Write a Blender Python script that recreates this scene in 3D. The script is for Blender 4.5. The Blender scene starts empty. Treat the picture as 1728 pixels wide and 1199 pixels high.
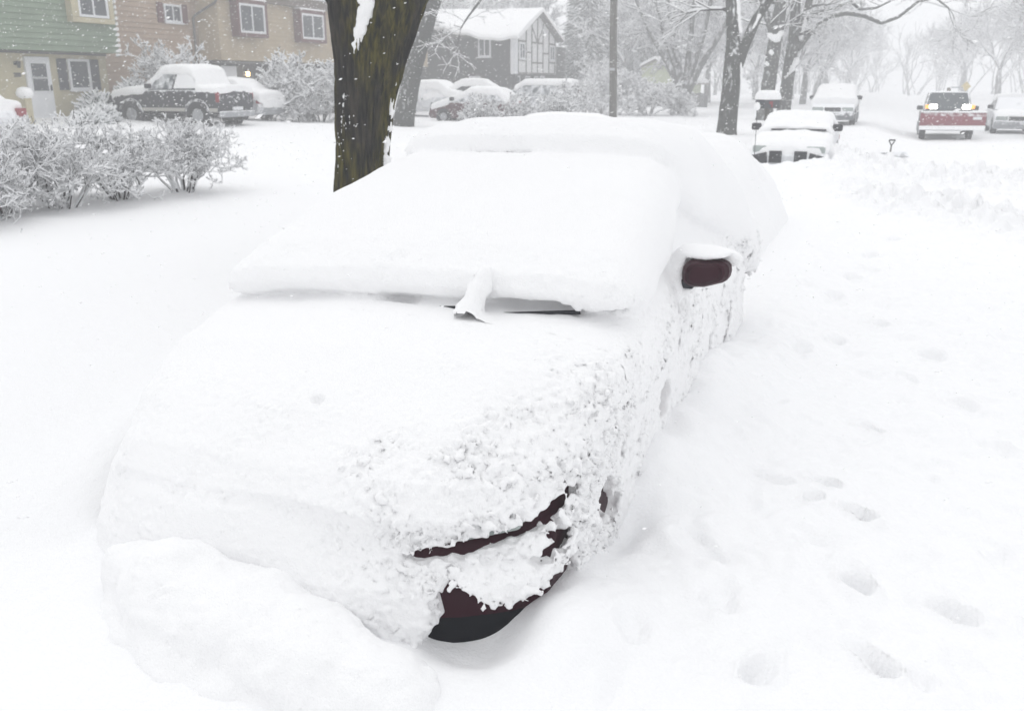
import bpy, math, random
import numpy as np
from mathutils import Vector, Matrix

# ------------------------------------------------------------------ camera, sky, sun, exposure
scene = bpy.context.scene
R = math.radians
CAM_H = 2.0
cam = bpy.data.objects.new('camera', bpy.data.cameras.new('camera'))
scene.collection.objects.link(cam)
cam.location = (0, 0, CAM_H)
cam.rotation_euler = (R(90 - 16.69), 0, R(22))
cam.data.sensor_width = 36.0
cam.data.lens = 31.94
cam.data.clip_start = 0.05
cam.data.clip_end = 2000
cam.data.dof.use_dof = True
cam.data.dof.focus_distance = 3.9
cam.data.dof.aperture_fstop = 4.5
scene.camera = cam

SUN_DIR = Vector((-0.30, 0.32, 0.90)).normalized()     # towards the sun: high, behind the roofs on the left, veiled by cloud
world = bpy.data.worlds.new('World')
scene.world = world
world.use_nodes = True
wn, wl = world.node_tree.nodes, world.node_tree.links
bg = wn['Background']
sky = wn.new('ShaderNodeTexSky')
sky.sky_type = 'NISHITA'
sky.sun_disc = False
sky.sun_elevation = math.asin(SUN_DIR.z)
sky.sun_rotation = math.atan2(SUN_DIR.x, SUN_DIR.y)
sky.air_density = 1.0
sky.dust_density = 1.0
hsv = wn.new('ShaderNodeHueSaturation')
hsv.inputs['Saturation'].default_value = 0.12
wl.new(sky.outputs[0], hsv.inputs['Color'])
cloud = wn.new('ShaderNodeMix'); cloud.data_type = 'RGBA'   # closed cloud deck over the clear-sky gradient
cloud.inputs[0].default_value = 0.85
cloud.inputs[7].default_value = (6.1, 6.15, 6.25, 1)
wl.new(hsv.outputs[0], cloud.inputs[6])
wl.new(cloud.outputs[2], bg.inputs['Color'])
bg.inputs['Strength'].default_value = 0.15

sun = bpy.data.objects.new('sun', bpy.data.lights.new('sun', 'SUN'))
scene.collection.objects.link(sun)
sun.data.energy = 0.5
sun.data.angle = R(60)
sun.data.color = (1.0, 0.985, 0.96)
sun.rotation_euler = SUN_DIR.to_track_quat('Z', 'Y').to_euler()

scene.view_settings.view_transform = 'Standard'
scene.view_settings.look = 'None'
scene.view_settings.gamma = 1
scene.view_settings.exposure = 0.22
scene.render.engine = 'CYCLES'
scene.cycles.use_denoising = True
scene.cycles.max_bounces = 9
scene.cycles.diffuse_bounces = 7
scene.cycles.volume_bounces = 7
scene.cycles.transparent_max_bounces = 8
scene.cycles.caustics_reflective = False
scene.cycles.caustics_refractive = False

COL = scene.collection
rng = np.random.default_rng(7)

# ------------------------------------------------------------------ materials
def mat(name, col, rough=0.8, spec=0.3, noise=0.0, nscale=8.0, bump=0.0, bscale=60.0, metal=0.0, emit=None, estr=0.0, coat=0.0, col2=None):
    m = bpy.data.materials.new(name)
    m.use_nodes = True
    n, l = m.node_tree.nodes, m.node_tree.links
    b = n['Principled BSDF']
    b.inputs['Base Color'].default_value = (*col, 1)
    b.inputs['Roughness'].default_value = rough
    b.inputs['Specular IOR Level'].default_value = spec
    b.inputs['Metallic'].default_value = metal
    b.inputs['Coat Weight'].default_value = coat
    tc = n.new('ShaderNodeTexCoord')
    if noise > 0 or col2:
        t = n.new('ShaderNodeTexNoise')
        t.inputs['Scale'].default_value = nscale
        t.inputs['Detail'].default_value = 5
        l.new(tc.outputs['Object'], t.inputs['Vector'])
        mx = n.new('ShaderNodeMix'); mx.data_type = 'RGBA'
        c2 = col2 if col2 else tuple(c * (1 - noise) for c in col)
        mx.inputs[6].default_value = (*col, 1)
        mx.inputs[7].default_value = (*c2, 1)
        cr = n.new('ShaderNodeMapRange')
        cr.inputs[1].default_value = 0.35; cr.inputs[2].default_value = 0.65
        l.new(t.outputs['Fac'], cr.inputs[0])
        l.new(cr.outputs[0], mx.inputs[0])
        l.new(mx.outputs[2], b.inputs['Base Color'])
    if bump > 0:
        t = n.new('ShaderNodeTexNoise')
        t.inputs['Scale'].default_value = bscale
        t.inputs['Detail'].default_value = 4
        l.new(tc.outputs['Object'], t.inputs['Vector'])
        bp = n.new('ShaderNodeBump')
        bp.inputs['Strength'].default_value = bump
        bp.inputs['Distance'].default_value = 0.02
        l.new(t.outputs['Fac'], bp.inputs['Height'])
        l.new(bp.outputs[0], b.inputs['Normal'])
    if emit:
        b.inputs['Emission Color'].default_value = (*emit, 1)
        b.inputs['Emission Strength'].default_value = estr
    return m

def snowed(name, col, amount=0.5, nscale=6.0, thr=0.25, rough=0.85, col2=None, stretch=(1, 1, 1)):
    """A surface with clinging snow: more where it faces up, ragged by noise."""
    m = mat(name, col, rough, 0.2, nscale=nscale * 2, col2=col2)
    n, l = m.node_tree.nodes, m.node_tree.links
    b = n['Principled BSDF']
    tc = n.new('ShaderNodeTexCoord')
    mp = n.new('ShaderNodeMapping'); mp.inputs['Scale'].default_value = stretch
    l.new(tc.outputs['Object'], mp.inputs['Vector'])
    t = n.new('ShaderNodeTexNoise'); t.inputs['Scale'].default_value = nscale; t.inputs['Detail'].default_value = 6
    l.new(mp.outputs[0], t.inputs['Vector'])
    g = n.new('ShaderNodeNewGeometry')
    sx = n.new('ShaderNodeSeparateXYZ'); l.new(g.outputs['Normal'], sx.inputs[0])
    a = n.new('ShaderNodeMath'); a.operation = 'MULTIPLY_ADD'
    l.new(sx.outputs['Z'], a.inputs[0]); a.inputs[1].default_value = 0.45
    l.new(t.outputs['Fac'], a.inputs[2])
    mr = n.new('ShaderNodeMapRange')
    mr.inputs[1].default_value = 1.0 - amount; mr.inputs[2].default_value = 1.0 - amount + thr
    l.new(a.outputs[0], mr.inputs[0])
    mx = n.new('ShaderNodeMix'); mx.data_type = 'RGBA'
    mx.inputs[6].default_value = (*col, 1)
    src = b.inputs['Base Color'].links[0].from_socket if b.inputs['Base Color'].links else None
    if src: l.new(src, mx.inputs[6])
    mx.inputs[7].default_value = (0.86, 0.87, 0.89, 1)
    l.new(mr.outputs[0], mx.inputs[0])
    l.new(mx.outputs[2], b.inputs['Base Color'])
    return m

SNOW = mat('snow', (0.92, 0.92, 0.925), 0.75, 0.15, bump=0.35, bscale=120)
SNOWG = mat('ground_snow', (0.905, 0.907, 0.915), 0.8, 0.1, bump=0.3, bscale=70)
SNOWT = mat('twig_snow', (0.91, 0.915, 0.925), 0.9, 0.1)
MAROON = mat('maroon_paint', (0.028, 0.002, 0.009), 0.45, 0.12, coat=0.03)
BLACK = mat('black_plastic', (0.008, 0.010, 0.016), 0.35, 0.4)
GLASS = mat('dark_glass', (0.012, 0.016, 0.022), 0.08, 0.5)
LENS = mat('lamp_lens', (0.32, 0.36, 0.35), 0.1, 0.6, coat=0.6)
ORANGE = mat('amber_lens', (0.75, 0.10, 0.05), 0.25, 0.5)
RED = mat('red_lens', (0.24, 0.010, 0.022), 0.25, 0.5)
RUBBER = mat('rubber', (0.02, 0.021, 0.024), 0.8, 0.2, noise=0.3)
RIM = mat('wheel_metal', (0.42, 0.43, 0.45), 0.4, 0.5, metal=0.5)

# ------------------------------------------------------------------ tagging and mesh helpers
def tag(o, label=None, cat=None, group=None, kind=None):
    if label: o['label'] = label
    if cat: o['category'] = cat
    if group: o['group'] = group
    if kind: o['kind'] = kind
    return o

def empty(name, loc=(0, 0, 0), rz=0.0, label=None, cat=None, group=None):
    o = bpy.data.objects.new(name, None)
    COL.objects.link(o)
    o.location = loc; o.rotation_euler = (0, 0, rz)
    o.empty_display_size = 0.1
    return tag(o, label, cat, group)

def link(name, me, m, parent=None, world_coords=False, smooth=False, bevel=0.0):
    o = bpy.data.objects.new(name, me)
    COL.objects.link(o)
    if m: me.materials.append(m)
    if smooth:
        me.polygons.foreach_set('use_smooth', np.ones(len(me.polygons), dtype=bool))
    if parent:
        o.parent = parent
        if world_coords:
            root = parent
            off = Vector(parent.location)
            while root.parent:
                root = root.parent; off += Vector(root.location)
            o.location = -off
    if bevel:
        md = o.modifiers.new('bevel', 'BEVEL'); md.width = bevel; md.segments = 3; md.limit_method = 'ANGLE'; md.angle_limit = R(35)
        md.harden_normals = False
    return o

def fast_mesh(name, V, F):
    """V (n,3) array; F (m,k) array of k-gons, or list of arrays."""
    me = bpy.data.meshes.new(name)
    V = np.asarray(V, dtype=np.float32)
    Fs = F if isinstance(F, list) else [F]
    Fs = [np.asarray(f, dtype=np.int32) for f in Fs if len(f)]
    nl = sum(f.size for f in Fs); nf = sum(len(f) for f in Fs)
    me.vertices.add(len(V)); me.loops.add(nl); me.polygons.add(nf)
    me.vertices.foreach_set('co', V.ravel())
    me.loops.foreach_set('vertex_index', np.concatenate([f.ravel() for f in Fs]))
    cnt = np.concatenate([np.full(len(f), f.shape[1], dtype=np.int32) for f in Fs])
    me.polygons.foreach_set('loop_start', np.concatenate([[0], np.cumsum(cnt)[:-1]]).astype(np.int32))
    me.update(calc_edges=True)
    me.validate()
    return me

class MB:
    """Collects boxes, prisms, tubes ... into one mesh."""
    def __init__(s): s.v = []; s.f = []
    def add(s, V, F):
        o = len(s.v); s.v += [tuple(p) for p in V]; s.f += [tuple(i + o for i in f) for f in F]; return s
    def box(s, a, b):
        (x0, y0, z0), (x1, y1, z1) = a, b
        x0, x1 = min(x0, x1), max(x0, x1); y0, y1 = min(y0, y1), max(y0, y1); z0, z1 = min(z0, z1), max(z0, z1)
        return s.add([(x0,y0,z0),(x1,y0,z0),(x1,y1,z0),(x0,y1,z0),(x0,y0,z1),(x1,y0,z1),(x1,y1,z1),(x0,y1,z1)],
              [(0,3,2,1),(4,5,6,7),(0,1,5,4),(1,2,6,5),(2,3,7,6),(3,0,4,7)])
    def loft(s, A, B):
        """closed outline A to closed outline B (same count), capped."""
        n = len(A)
        F = [tuple(range(n))[::-1], tuple(range(n, 2 * n))]
        F += [(i, (i + 1) % n, n + (i + 1) % n, n + i) for i in range(n)]
        return s.add(list(A) + list(B), F)
    def prism_x(s, poly, x0, x1):      # poly of (y,z)
        return s.loft([(x0, y, z) for y, z in poly], [(x1, y, z) for y, z in poly])
    def cyl(s, p0, p1, r0, r1=None, n=12):
        r1 = r0 if r1 is None else r1
        p0, p1 = Vector(p0), Vector(p1); d = (p1 - p0).normalized()
        a = d.orthogonal().normalized(); b = d.cross(a)
        A = [p0 + (a * math.cos(t) + b * math.sin(t)) * r0 for t in [2 * math.pi * i / n for i in range(n)]]
        B = [p1 + (a * math.cos(t) + b * math.sin(t)) * r1 for t in [2 * math.pi * i / n for i in range(n)]]
        return s.loft(A, B)
    def blob(s, c, r, n=8, squash=1.0, seed=0, rough=0.12):
        rr = random.Random(seed); V = []; F = []
        m = n // 2 + 1
        for i in range(m + 1):
            th = math.pi * i / m
            for j in range(n):
                ph = 2 * math.pi * j / n
                k = r * (1 + rr.uniform(-rough, rough))
                V.append((c[0] + k * math.sin(th) * math.cos(ph), c[1] + k * math.sin(th) * math.sin(ph), c[2] + k * squash * math.cos(th)))
        for i in range(m):
            for j in range(n):
                a = i * n + j; b = i * n + (j + 1) % n
                F.append((a, a + n, b + n, b))
        return s.add(V, F)
    def build(s, name, m, parent=None, bevel=0.0, smooth=False, world_coords=False):
        me = bpy.data.meshes.new(name); me.from_pydata(s.v, [], s.f); me.update()
        import bmesh
        bm = bmesh.new(); bm.from_mesh(me); bmesh.ops.recalc_face_normals(bm, faces=bm.faces); bm.to_mesh(me); bm.free()
        return link(name, me, m, parent, world_coords, smooth, bevel)

def tube(pts, rad, sides=10):
    """smooth swept tube -> V, quads (numpy)."""
    P = np.asarray(pts, float); n = len(P)
    rad = np.broadcast_to(np.asarray(rad, float), (n,))
    T = np.gradient(P, axis=0); T /= np.linalg.norm(T, axis=1)[:, None] + 1e-9
    a = np.cross(T, [0.13, 0.97, 0.21]); a /= np.linalg.norm(a, axis=1)[:, None] + 1e-9
    b = np.cross(T, a)
    th = np.arange(sides) * 2 * np.pi / sides
    V = P[:, None] + rad[:, None, None] * (a[:, None] * np.cos(th)[None, :, None] + b[:, None] * np.sin(th)[None, :, None])
    i = np.arange(n - 1)[:, None] * sides; j = np.arange(sides)[None]; k = (j + 1) % sides
    F = np.stack([i + j, i + k, i + sides + k, i + sides + j], -1).reshape(-1, 4)
    return V.reshape(-1, 3), F

def join_vf(parts):
    V = []; F = []; o = 0
    for v, f in parts:
        V.append(v); F.append(np.asarray(f) + o); o += len(v)
    return np.concatenate(V), np.concatenate(F)

def segs(P0, P1, R0, R1, sides=3):
    """many straight tapered twigs at once."""
    P0, P1 = np.asarray(P0, float), np.asarray(P1, float)
    R0, R1 = np.asarray(R0, float), np.asarray(R1, float)
    D = P1 - P0; D /= np.linalg.norm(D, axis=1)[:, None] + 1e-9
    ref = np.where(np.abs(D[:, 2:3]) > 0.9, np.array([[1., 0, 0]]), np.array([[0, 0, 1.]]))
    a = np.cross(D, ref); a /= np.linalg.norm(a, axis=1)[:, None] + 1e-9
    b = np.cross(a, D)
    th = np.arange(sides) * 2 * np.pi / sides + np.pi / 2
    ring = a[:, None] * np.cos(th)[None, :, None] + b[:, None] * np.sin(th)[None, :, None]
    A = P0[:, None] + ring * R0[:, None, None]; B = P1[:, None] + ring * R1[:, None, None]
    V = np.concatenate([A, B], 1).reshape(-1, 3)
    n = len(P0); o = np.arange(n)[:, None] * 2 * sides; j = np.arange(sides)[None]; k = (j + 1) % sides
    F = np.stack([o + j, o + k, o + sides + k, o + sides + j], -1).reshape(-1, 4)
    return V, F

# ------------------------------------------------------------------ noise and signed-distance tools
_perm = np.random.default_rng(3).permutation(256).astype(np.int32); _perm = np.concatenate([_perm, _perm, _perm])
_grad = np.random.default_rng(4).normal(size=(256, 3)).astype(np.float32); _grad /= np.linalg.norm(_grad, axis=1)[:, None]
def perlin(x, y, z):
    x, y, z = [np.asarray(c, np.float32) for c in np.broadcast_arrays(x, y, z)]
    xi, yi, zi = np.floor(x).astype(np.int32), np.floor(y).astype(np.int32), np.floor(z).astype(np.int32)
    xf, yf, zf = x - xi, y - yi, z - zi
    fade = lambda t: t * t * t * (t * (t * 6 - 15) + 10)
    u, v, w = fade(xf), fade(yf), fade(zf)
    xi &= 255; yi &= 255; zi &= 255
    def g(i, j, k):
        h = _perm[_perm[_perm[xi + i] + yi + j] + zi + k]
        G = _grad[h]
        return G[..., 0] * (xf - i) + G[..., 1] * (yf - j) + G[..., 2] * (zf - k)
    l = lambda a, b, t: a + (b - a) * t
    return l(l(l(g(0,0,0), g(1,0,0), u), l(g(0,1,0), g(1,1,0), u), v), l(l(g(0,0,1), g(1,0,1), u), l(g(0,1,1), g(1,1,1), u), v), w) * 1.6

def smin(a, b, k): h = np.clip(0.5 + 0.5 * (b - a) / k, 0, 1); return b + (a - b) * h - k * h * (1 - h)
def smax(a, b, k): return -smin(-a, -b, k)
def sstep(x, a, b): t = np.clip((np.asarray(x, float) - a) / (b - a), 0, 1); return t * t * (3 - 2 * t)

def poly2(X, Y, poly):
    """exact 2-D polygon distance, negative inside."""
    X = np.asarray(X, np.float32); Y = np.asarray(Y, np.float32)
    d = np.full(X.shape, 1e9, np.float32); ins = np.zeros(X.shape, bool)
    n = len(poly)
    for i in range(n):
        ax, ay = poly[i]; bx, by = poly[(i + 1) % n]
        ex, ey = bx - ax, by - ay
        wx, wy = X - ax, Y - ay
        t = np.clip((wx * ex + wy * ey) / (ex * ex + ey * ey + 1e-12), 0, 1)
        d = np.minimum(d, (wx - ex * t) ** 2 + (wy - ey * t) ** 2)
        c = ((ay <= Y) & (by > Y)) | ((by <= Y) & (ay > Y))
        with np.errstate(divide='ignore', invalid='ignore'):
            xi = ax + (Y - ay) / (by - ay if by != ay else 1e-9) * ex
        ins ^= c & (X < xi)
    d = np.sqrt(d)
    return np.where(ins, -d, d)

class Poly2Tab:
    """polygon distance looked up from a table (fast on big 3-D grids)."""
    def __init__(s, poly, pad=0.5, res=0.01):
        P = np.array(poly); s.lo = P.min(0) - pad; s.res = res
        s.n = np.ceil((P.max(0) + pad - s.lo) / res).astype(int) + 1
        gx = s.lo[0] + np.arange(s.n[0]) * res; gy = s.lo[1] + np.arange(s.n[1]) * res
        s.t = poly2(gx[:, None] + 0 * gy[None], gy[None] + 0 * gx[:, None], poly).astype(np.float32)
    def __call__(s, X, Y):
        fx = np.clip((X - s.lo[0]) / s.res, 0, s.n[0] - 1.001); fy = np.clip((Y - s.lo[1]) / s.res, 0, s.n[1] - 1.001)
        ix = fx.astype(np.int32); iy = fy.astype(np.int32); fx = (fx - ix).astype(np.float32); fy = (fy - iy).astype(np.float32)
        t = s.t
        return (t[ix, iy] * (1 - fx) + t[ix + 1, iy] * fx) * (1 - fy) + (t[ix, iy + 1] * (1 - fx) + t[ix + 1, iy + 1] * fx) * fy

def surface_nets(S, lo, h):
    ins = S < 0
    nx, ny, nz = S.shape
    cells = np.zeros((nx - 1, ny - 1, nz - 1), np.int8)
    for i in (0, 1):
        for j in (0, 1):
            for k in (0, 1):
                cells += ins[i:nx - 1 + i, j:ny - 1 + j, k:nz - 1 + k]
    act = (cells > 0) & (cells < 8)
    ci = np.argwhere(act)
    idx = np.full(act.shape, -1, np.int32); idx[act] = np.arange(len(ci))
    acc = np.zeros((len(ci), 3), np.float32); cnt = np.zeros(len(ci), np.float32)
    corners = [(i, j, k) for i in (0, 1) for j in (0, 1) for k in (0, 1)]
    vals = {c: S[ci[:, 0] + c[0], ci[:, 1] + c[1], ci[:, 2] + c[2]] for c in corners}
    for c in corners:
        for ax in range(3):
            if c[ax] == 0:
                e = list(c); e[ax] = 1; e = tuple(e)
                a, b = vals[c], vals[e]
                cr = (a < 0) != (b < 0)
                with np.errstate(divide='ignore', invalid='ignore'):
                    t = np.where(cr, a / (a - b), 0)
                p = np.zeros((len(ci), 3), np.float32); p[:] = c; p[:, ax] = t
                acc += np.where(cr[:, None], p, 0); cnt += cr
    V = (ci + acc / np.maximum(cnt, 1)[:, None]) * h + np.asarray(lo)
    quads = []
    for ax in range(3):
        sl0 = [slice(1, -1)] * 3; sl1 = [slice(1, -1)] * 3
        sl0[ax] = slice(0, -1); sl1[ax] = slice(1, None)
        A = ins[tuple(sl0)]; B = ins[tuple(sl1)]
        e = np.argwhere(A != B)
        flip = A[A != B]
        for t in range(3):
            if t != ax: e[:, t] += 1
        o1, o2 = [(1, 2), (2, 0), (0, 1)][ax]
        def off(d1, d2):
            q = e.copy(); q[:, o1] -= d1; q[:, o2] -= d2
            return idx[q[:, 0], q[:, 1], q[:, 2]]
        q = np.stack([off(1, 1), off(0, 1), off(0, 0), off(1, 0)], 1)
        q[~flip] = q[~flip][:, ::-1]
        quads.append(q)
    F = np.concatenate(quads)
    return V, F[(F >= 0).all(1)]

def grid(lo, hi, h):
    ax = [np.arange(lo[i], hi[i] + h * 0.5, h, dtype=np.float32) for i in range(3)]
    return ax[0][:, None, None], ax[1][None, :, None], ax[2][None, None, :]

def near_noise(S, X, Y, Z, fn, band=0.12):
    """evaluate an expensive noise only next to the surface and add it to S in place."""
    m = np.abs(S) < band
    x = np.broadcast_to(X, S.shape)[m]; y = np.broadcast_to(Y, S.shape)[m]; z = np.broadcast_to(Z, S.shape)[m]
    S[m] += fn(x, y, z).astype(np.float32)
    return S

# ------------------------------------------------------------------ the ground: one height function for everything that stands on it
def lumps(X, Y):
    """ploughed-up chunky snow, as two windrows across the street plus churned ground between the cars"""
    band = np.exp(-((Y - (17.2 - 1.15 * (X + 0.3))) / 1.5) ** 2) * sstep(X, -1.5, 0.2)
    band2 = np.exp(-((Y - 22.5 + 0.55 * X) / 2.6) ** 2) * sstep(X, -3.2, -1.6) * (1 - sstep(X, 2.0, 4.5))
    m = np.clip(band + band2, 0, 1)
    a = np.abs(perlin(X * 1.3, Y * 1.3, 3.3)); b = perlin(X * 3.1, Y * 3.1, 9.1); c = perlin(X * 7, Y * 7, 1.7)
    d = np.abs(perlin(X * 5, Y * 5, 4.7))
    return m * (0.06 + 0.16 * a + 0.15 * sstep(b, -.1, .35) + .10 * sstep(perlin(X * 4.6, Y * 4.6, 21.), .0, .3) + .05 * d + 0.05 * np.clip(c, -0.3, .4))

FEET = [  # x, y, length, width, depth, heading
    (0.07, 3.60, .30, .15, .13, .3), (-0.22, 2.88, .24, .12, .09, -.3), (0.15, 3.05, .30, .10, .08, .9), (0.41, 3.48, .28, .12, .08, 1.0),
    (0.62, 6.28, .34, .2, .10, .6), (-0.22, 7.55, .34, .18, .10, .2), (0.09, 5.5, .22, .12, .09, .8), (-0.11, 4.53, .22, .11, .09, .9),
    (-0.15, 4.32, .16, .10, .07, .2), (0.04, 4.27, .2, .10, .09, 1.1), (-0.18, 9.88, .34, .2, .10, 0), (0.08, 8.18, .34, .2, .10, .4),
    (0.5, 7.39, .34, .2, .09, .5), (-0.42, 4.5, .4, .16, .05, 1.2), (-0.45, 7.01, .3, .2, .07, .1), (-0.04, 10.4, .34, .2, .1, .2),
    (-0.62, 3.7, .4, .2, .05, .9), (-0.45, 3.3, .35, .2, .045, .4), (0.35, 4.9, .3, .2, .03, .4), (0.62, 4.1, .3, .2, .035, .3),
    (-0.5, 5.6, .3, .2, .035, .6), (-0.7, 2.95, .3, .15, .04, .2), (0.75, 5.5, .35, .22, .06, .5), (0.9, 3.9, .25, .12, .07, .8),
    (0.3, 6.7, .3, .16, .05, .8), (-0.05, 11.6, .34, .2, .1, .2), (0.2, 13, .34, .2, .1, .2), (-0.32, 8.9, .34, .2, .08, .1),
    (-0.15, 3.95, .26, .16, .03, .4), (0.3, 3.0, .2, .12, .05, .2)]

def G(X, Y, fine=False):
    X = np.asarray(X, float); Y = np.asarray(Y, float)
    L = np.interp(X, [-70, -29, -22, -18, -10, -4.5, -3.2, 20], [1.0, .8, .5, .5, .28, .12, .04, 0])
    f = np.interp(Y, [0, 30, 42, 100], [1, 1, .5, .5])
    z = L * f
    z = z + .24 * sstep(Y, 12, 20) * sstep(X, -9, -6) * (1 - sstep(X, -1.0, 0.6))
    z = z - .12 * sstep(Y, 22, 36) * sstep(X, -0.2, 1.4)
    z = z + .35 * sstep(X, 6.5, 8.5)
    z = z + lumps(X, Y)
    # drift lying along the left flank of the parked row
    z = z + np.interp(Y, [2.7, 3.3, 4.5, 6, 9, 12, 16], [0, .30, .72, .80, .70, .4, 0]) * np.exp(-((X + 3.25) / .6) ** 2)
    z = z + .10 * np.exp(-((X + 0.75) / .35) ** 2) * sstep(Y, 4.2, 6) * (1 - sstep(Y, 14, 18))
    z = z + .05 * perlin(X * .35, Y * .35, 5.0) + .022 * perlin(X * 1.1, Y * 1.1, 2.0)
    if fine:
        near = np.exp(-(np.maximum(Y - 9, 0) / 6) ** 2)
        walk = sstep(X, -1.25, -0.5) * (1 - sstep(X, 1.2, 2.0)) * near
        z = z + walk * (.030 * perlin(X * 3, Y * 3, 7) + .05 * np.clip(perlin(X * 5.5, Y * 5.5, 4), -1, -.12) + .02 * np.abs(perlin(X * 9, Y * 9, 14)))
        z = z + .0035 * perlin(X * 14, Y * 14, 1) * near + .002 * perlin(X * 35, Y * 35, 6) * near
        for (x, y, ln, wd, dp, hd) in FEET:
            c, s_ = math.cos(hd), math.sin(hd)
            a = ((X - x) * c + (Y - y) * s_); b = (-(X - x) * s_ + (Y - y) * c)
            j = .20 * perlin(X * 11, Y * 11, x * 7.7) + .24 * perlin(X * 6, Y * 6, y * 5.1)
            r = np.sqrt((a / (wd * .42)) ** 2 + (b / (ln * .42)) ** 2) + j
            skew = np.clip(.6 - b / ln, .25, 1.2)
            z = z - 1.2 * dp * skew * (1 - sstep(r, .55, 1.02)) * (1 + .3 * perlin(X * 13, Y * 13, y)) + dp * .16 * np.exp(-((r - 1.35) / .28) ** 2)
        z = z + .17 * np.exp(-((X + .93) / .30) ** 2) * sstep(Y, 3.8, 4.4) * (1 - sstep(Y, 5.6, 7.2)) * (1 + .35 * perlin(X * 4, Y * 4, 8))
        z = z + .13 * np.exp(-(((X + .90) / .16) ** 2 + ((Y - 2.78) / .30) ** 2))
        z = z - .10 * np.exp(-(((X + 1.25) / .23) ** 2 + ((Y - 2.66) / .17) ** 2) ** 1.5) - .12 * np.exp(-(((X + .95) / .10) ** 2 + ((Y - 3.75) / .3) ** 2))
        z = z - .42 * np.exp(-(((X + 2.25) / 1.0) ** 4 + ((Y - 21.9) / .75) ** 4))
        # ploughed lane: two packed tyre tracks
        for xt in (1.3, 3.1):
            z = z - .02 * np.exp(-((X - xt) / .22) ** 2) * sstep(Y, 20, 26)
    return z

def gz(x, y): return float(G(x, y))

def axis(lo, hi, a, b, h, grow, hmax):
    out = [a]
    while out[-1] < b: out.append(out[-1] + h)
    s = h
    while out[-1] < hi: s = min(s * grow, hmax); out.append(out[-1] + s)
    left = [a]; s = h
    while left[-1] > lo: s = min(s * grow, hmax); left.append(left[-1] - s)
    return np.array(left[:0:-1] + out)

def build_ground():
    xs = axis(-220, 160, -3.4, 1.9, .018, 1.035, 14)
    ys = axis(-6, 420, 1.7, 6.4, .018, 1.009, 12)
    xs[np.argmin(np.abs(xs + 1.4))] = -1.4
    xs[np.argmin(np.abs(xs - 7.6))] = 7.6
    Xg, Yg = np.meshgrid(xs, ys, indexing='ij')
    Zg = G(Xg, Yg, True)
    V = np.stack([Xg, Yg, Zg], -1)
    gx = np.gradient(Zg, xs, axis=0); gy = np.gradient(Zg, ys, axis=1)
    N = np.stack([-gx, -gy, np.ones_like(gx)], -1); N /= np.linalg.norm(N, axis=-1)[..., None]
    cuts = [0, int(np.argmin(np.abs(xs + 1.4))), int(np.argmin(np.abs(xs - 7.6))), len(xs) - 1]
    for nm, i0, i1 in (('ground', cuts[0], cuts[1]), ('road', cuts[1], cuts[2]), ('ground', cuts[2], cuts[3])):
        v = V[i0:i1 + 1]; nn = N[i0:i1 + 1]
        a, b = v.shape[:2]
        i = np.arange(a - 1)[:, None] * b; j = np.arange(b - 1)[None]
        F = np.stack([i + j, i + b + j, i + b + j + 1, i + j + 1], -1).reshape(-1, 4)
        me = fast_mesh(nm, v.reshape(-1, 3), F)
        o = link(nm, me, SNOWG, smooth=True)
        me.normals_split_custom_set_from_vertices(nn.reshape(-1, 3).tolist())
        o['kind'] = 'structure'
build_ground()
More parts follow.
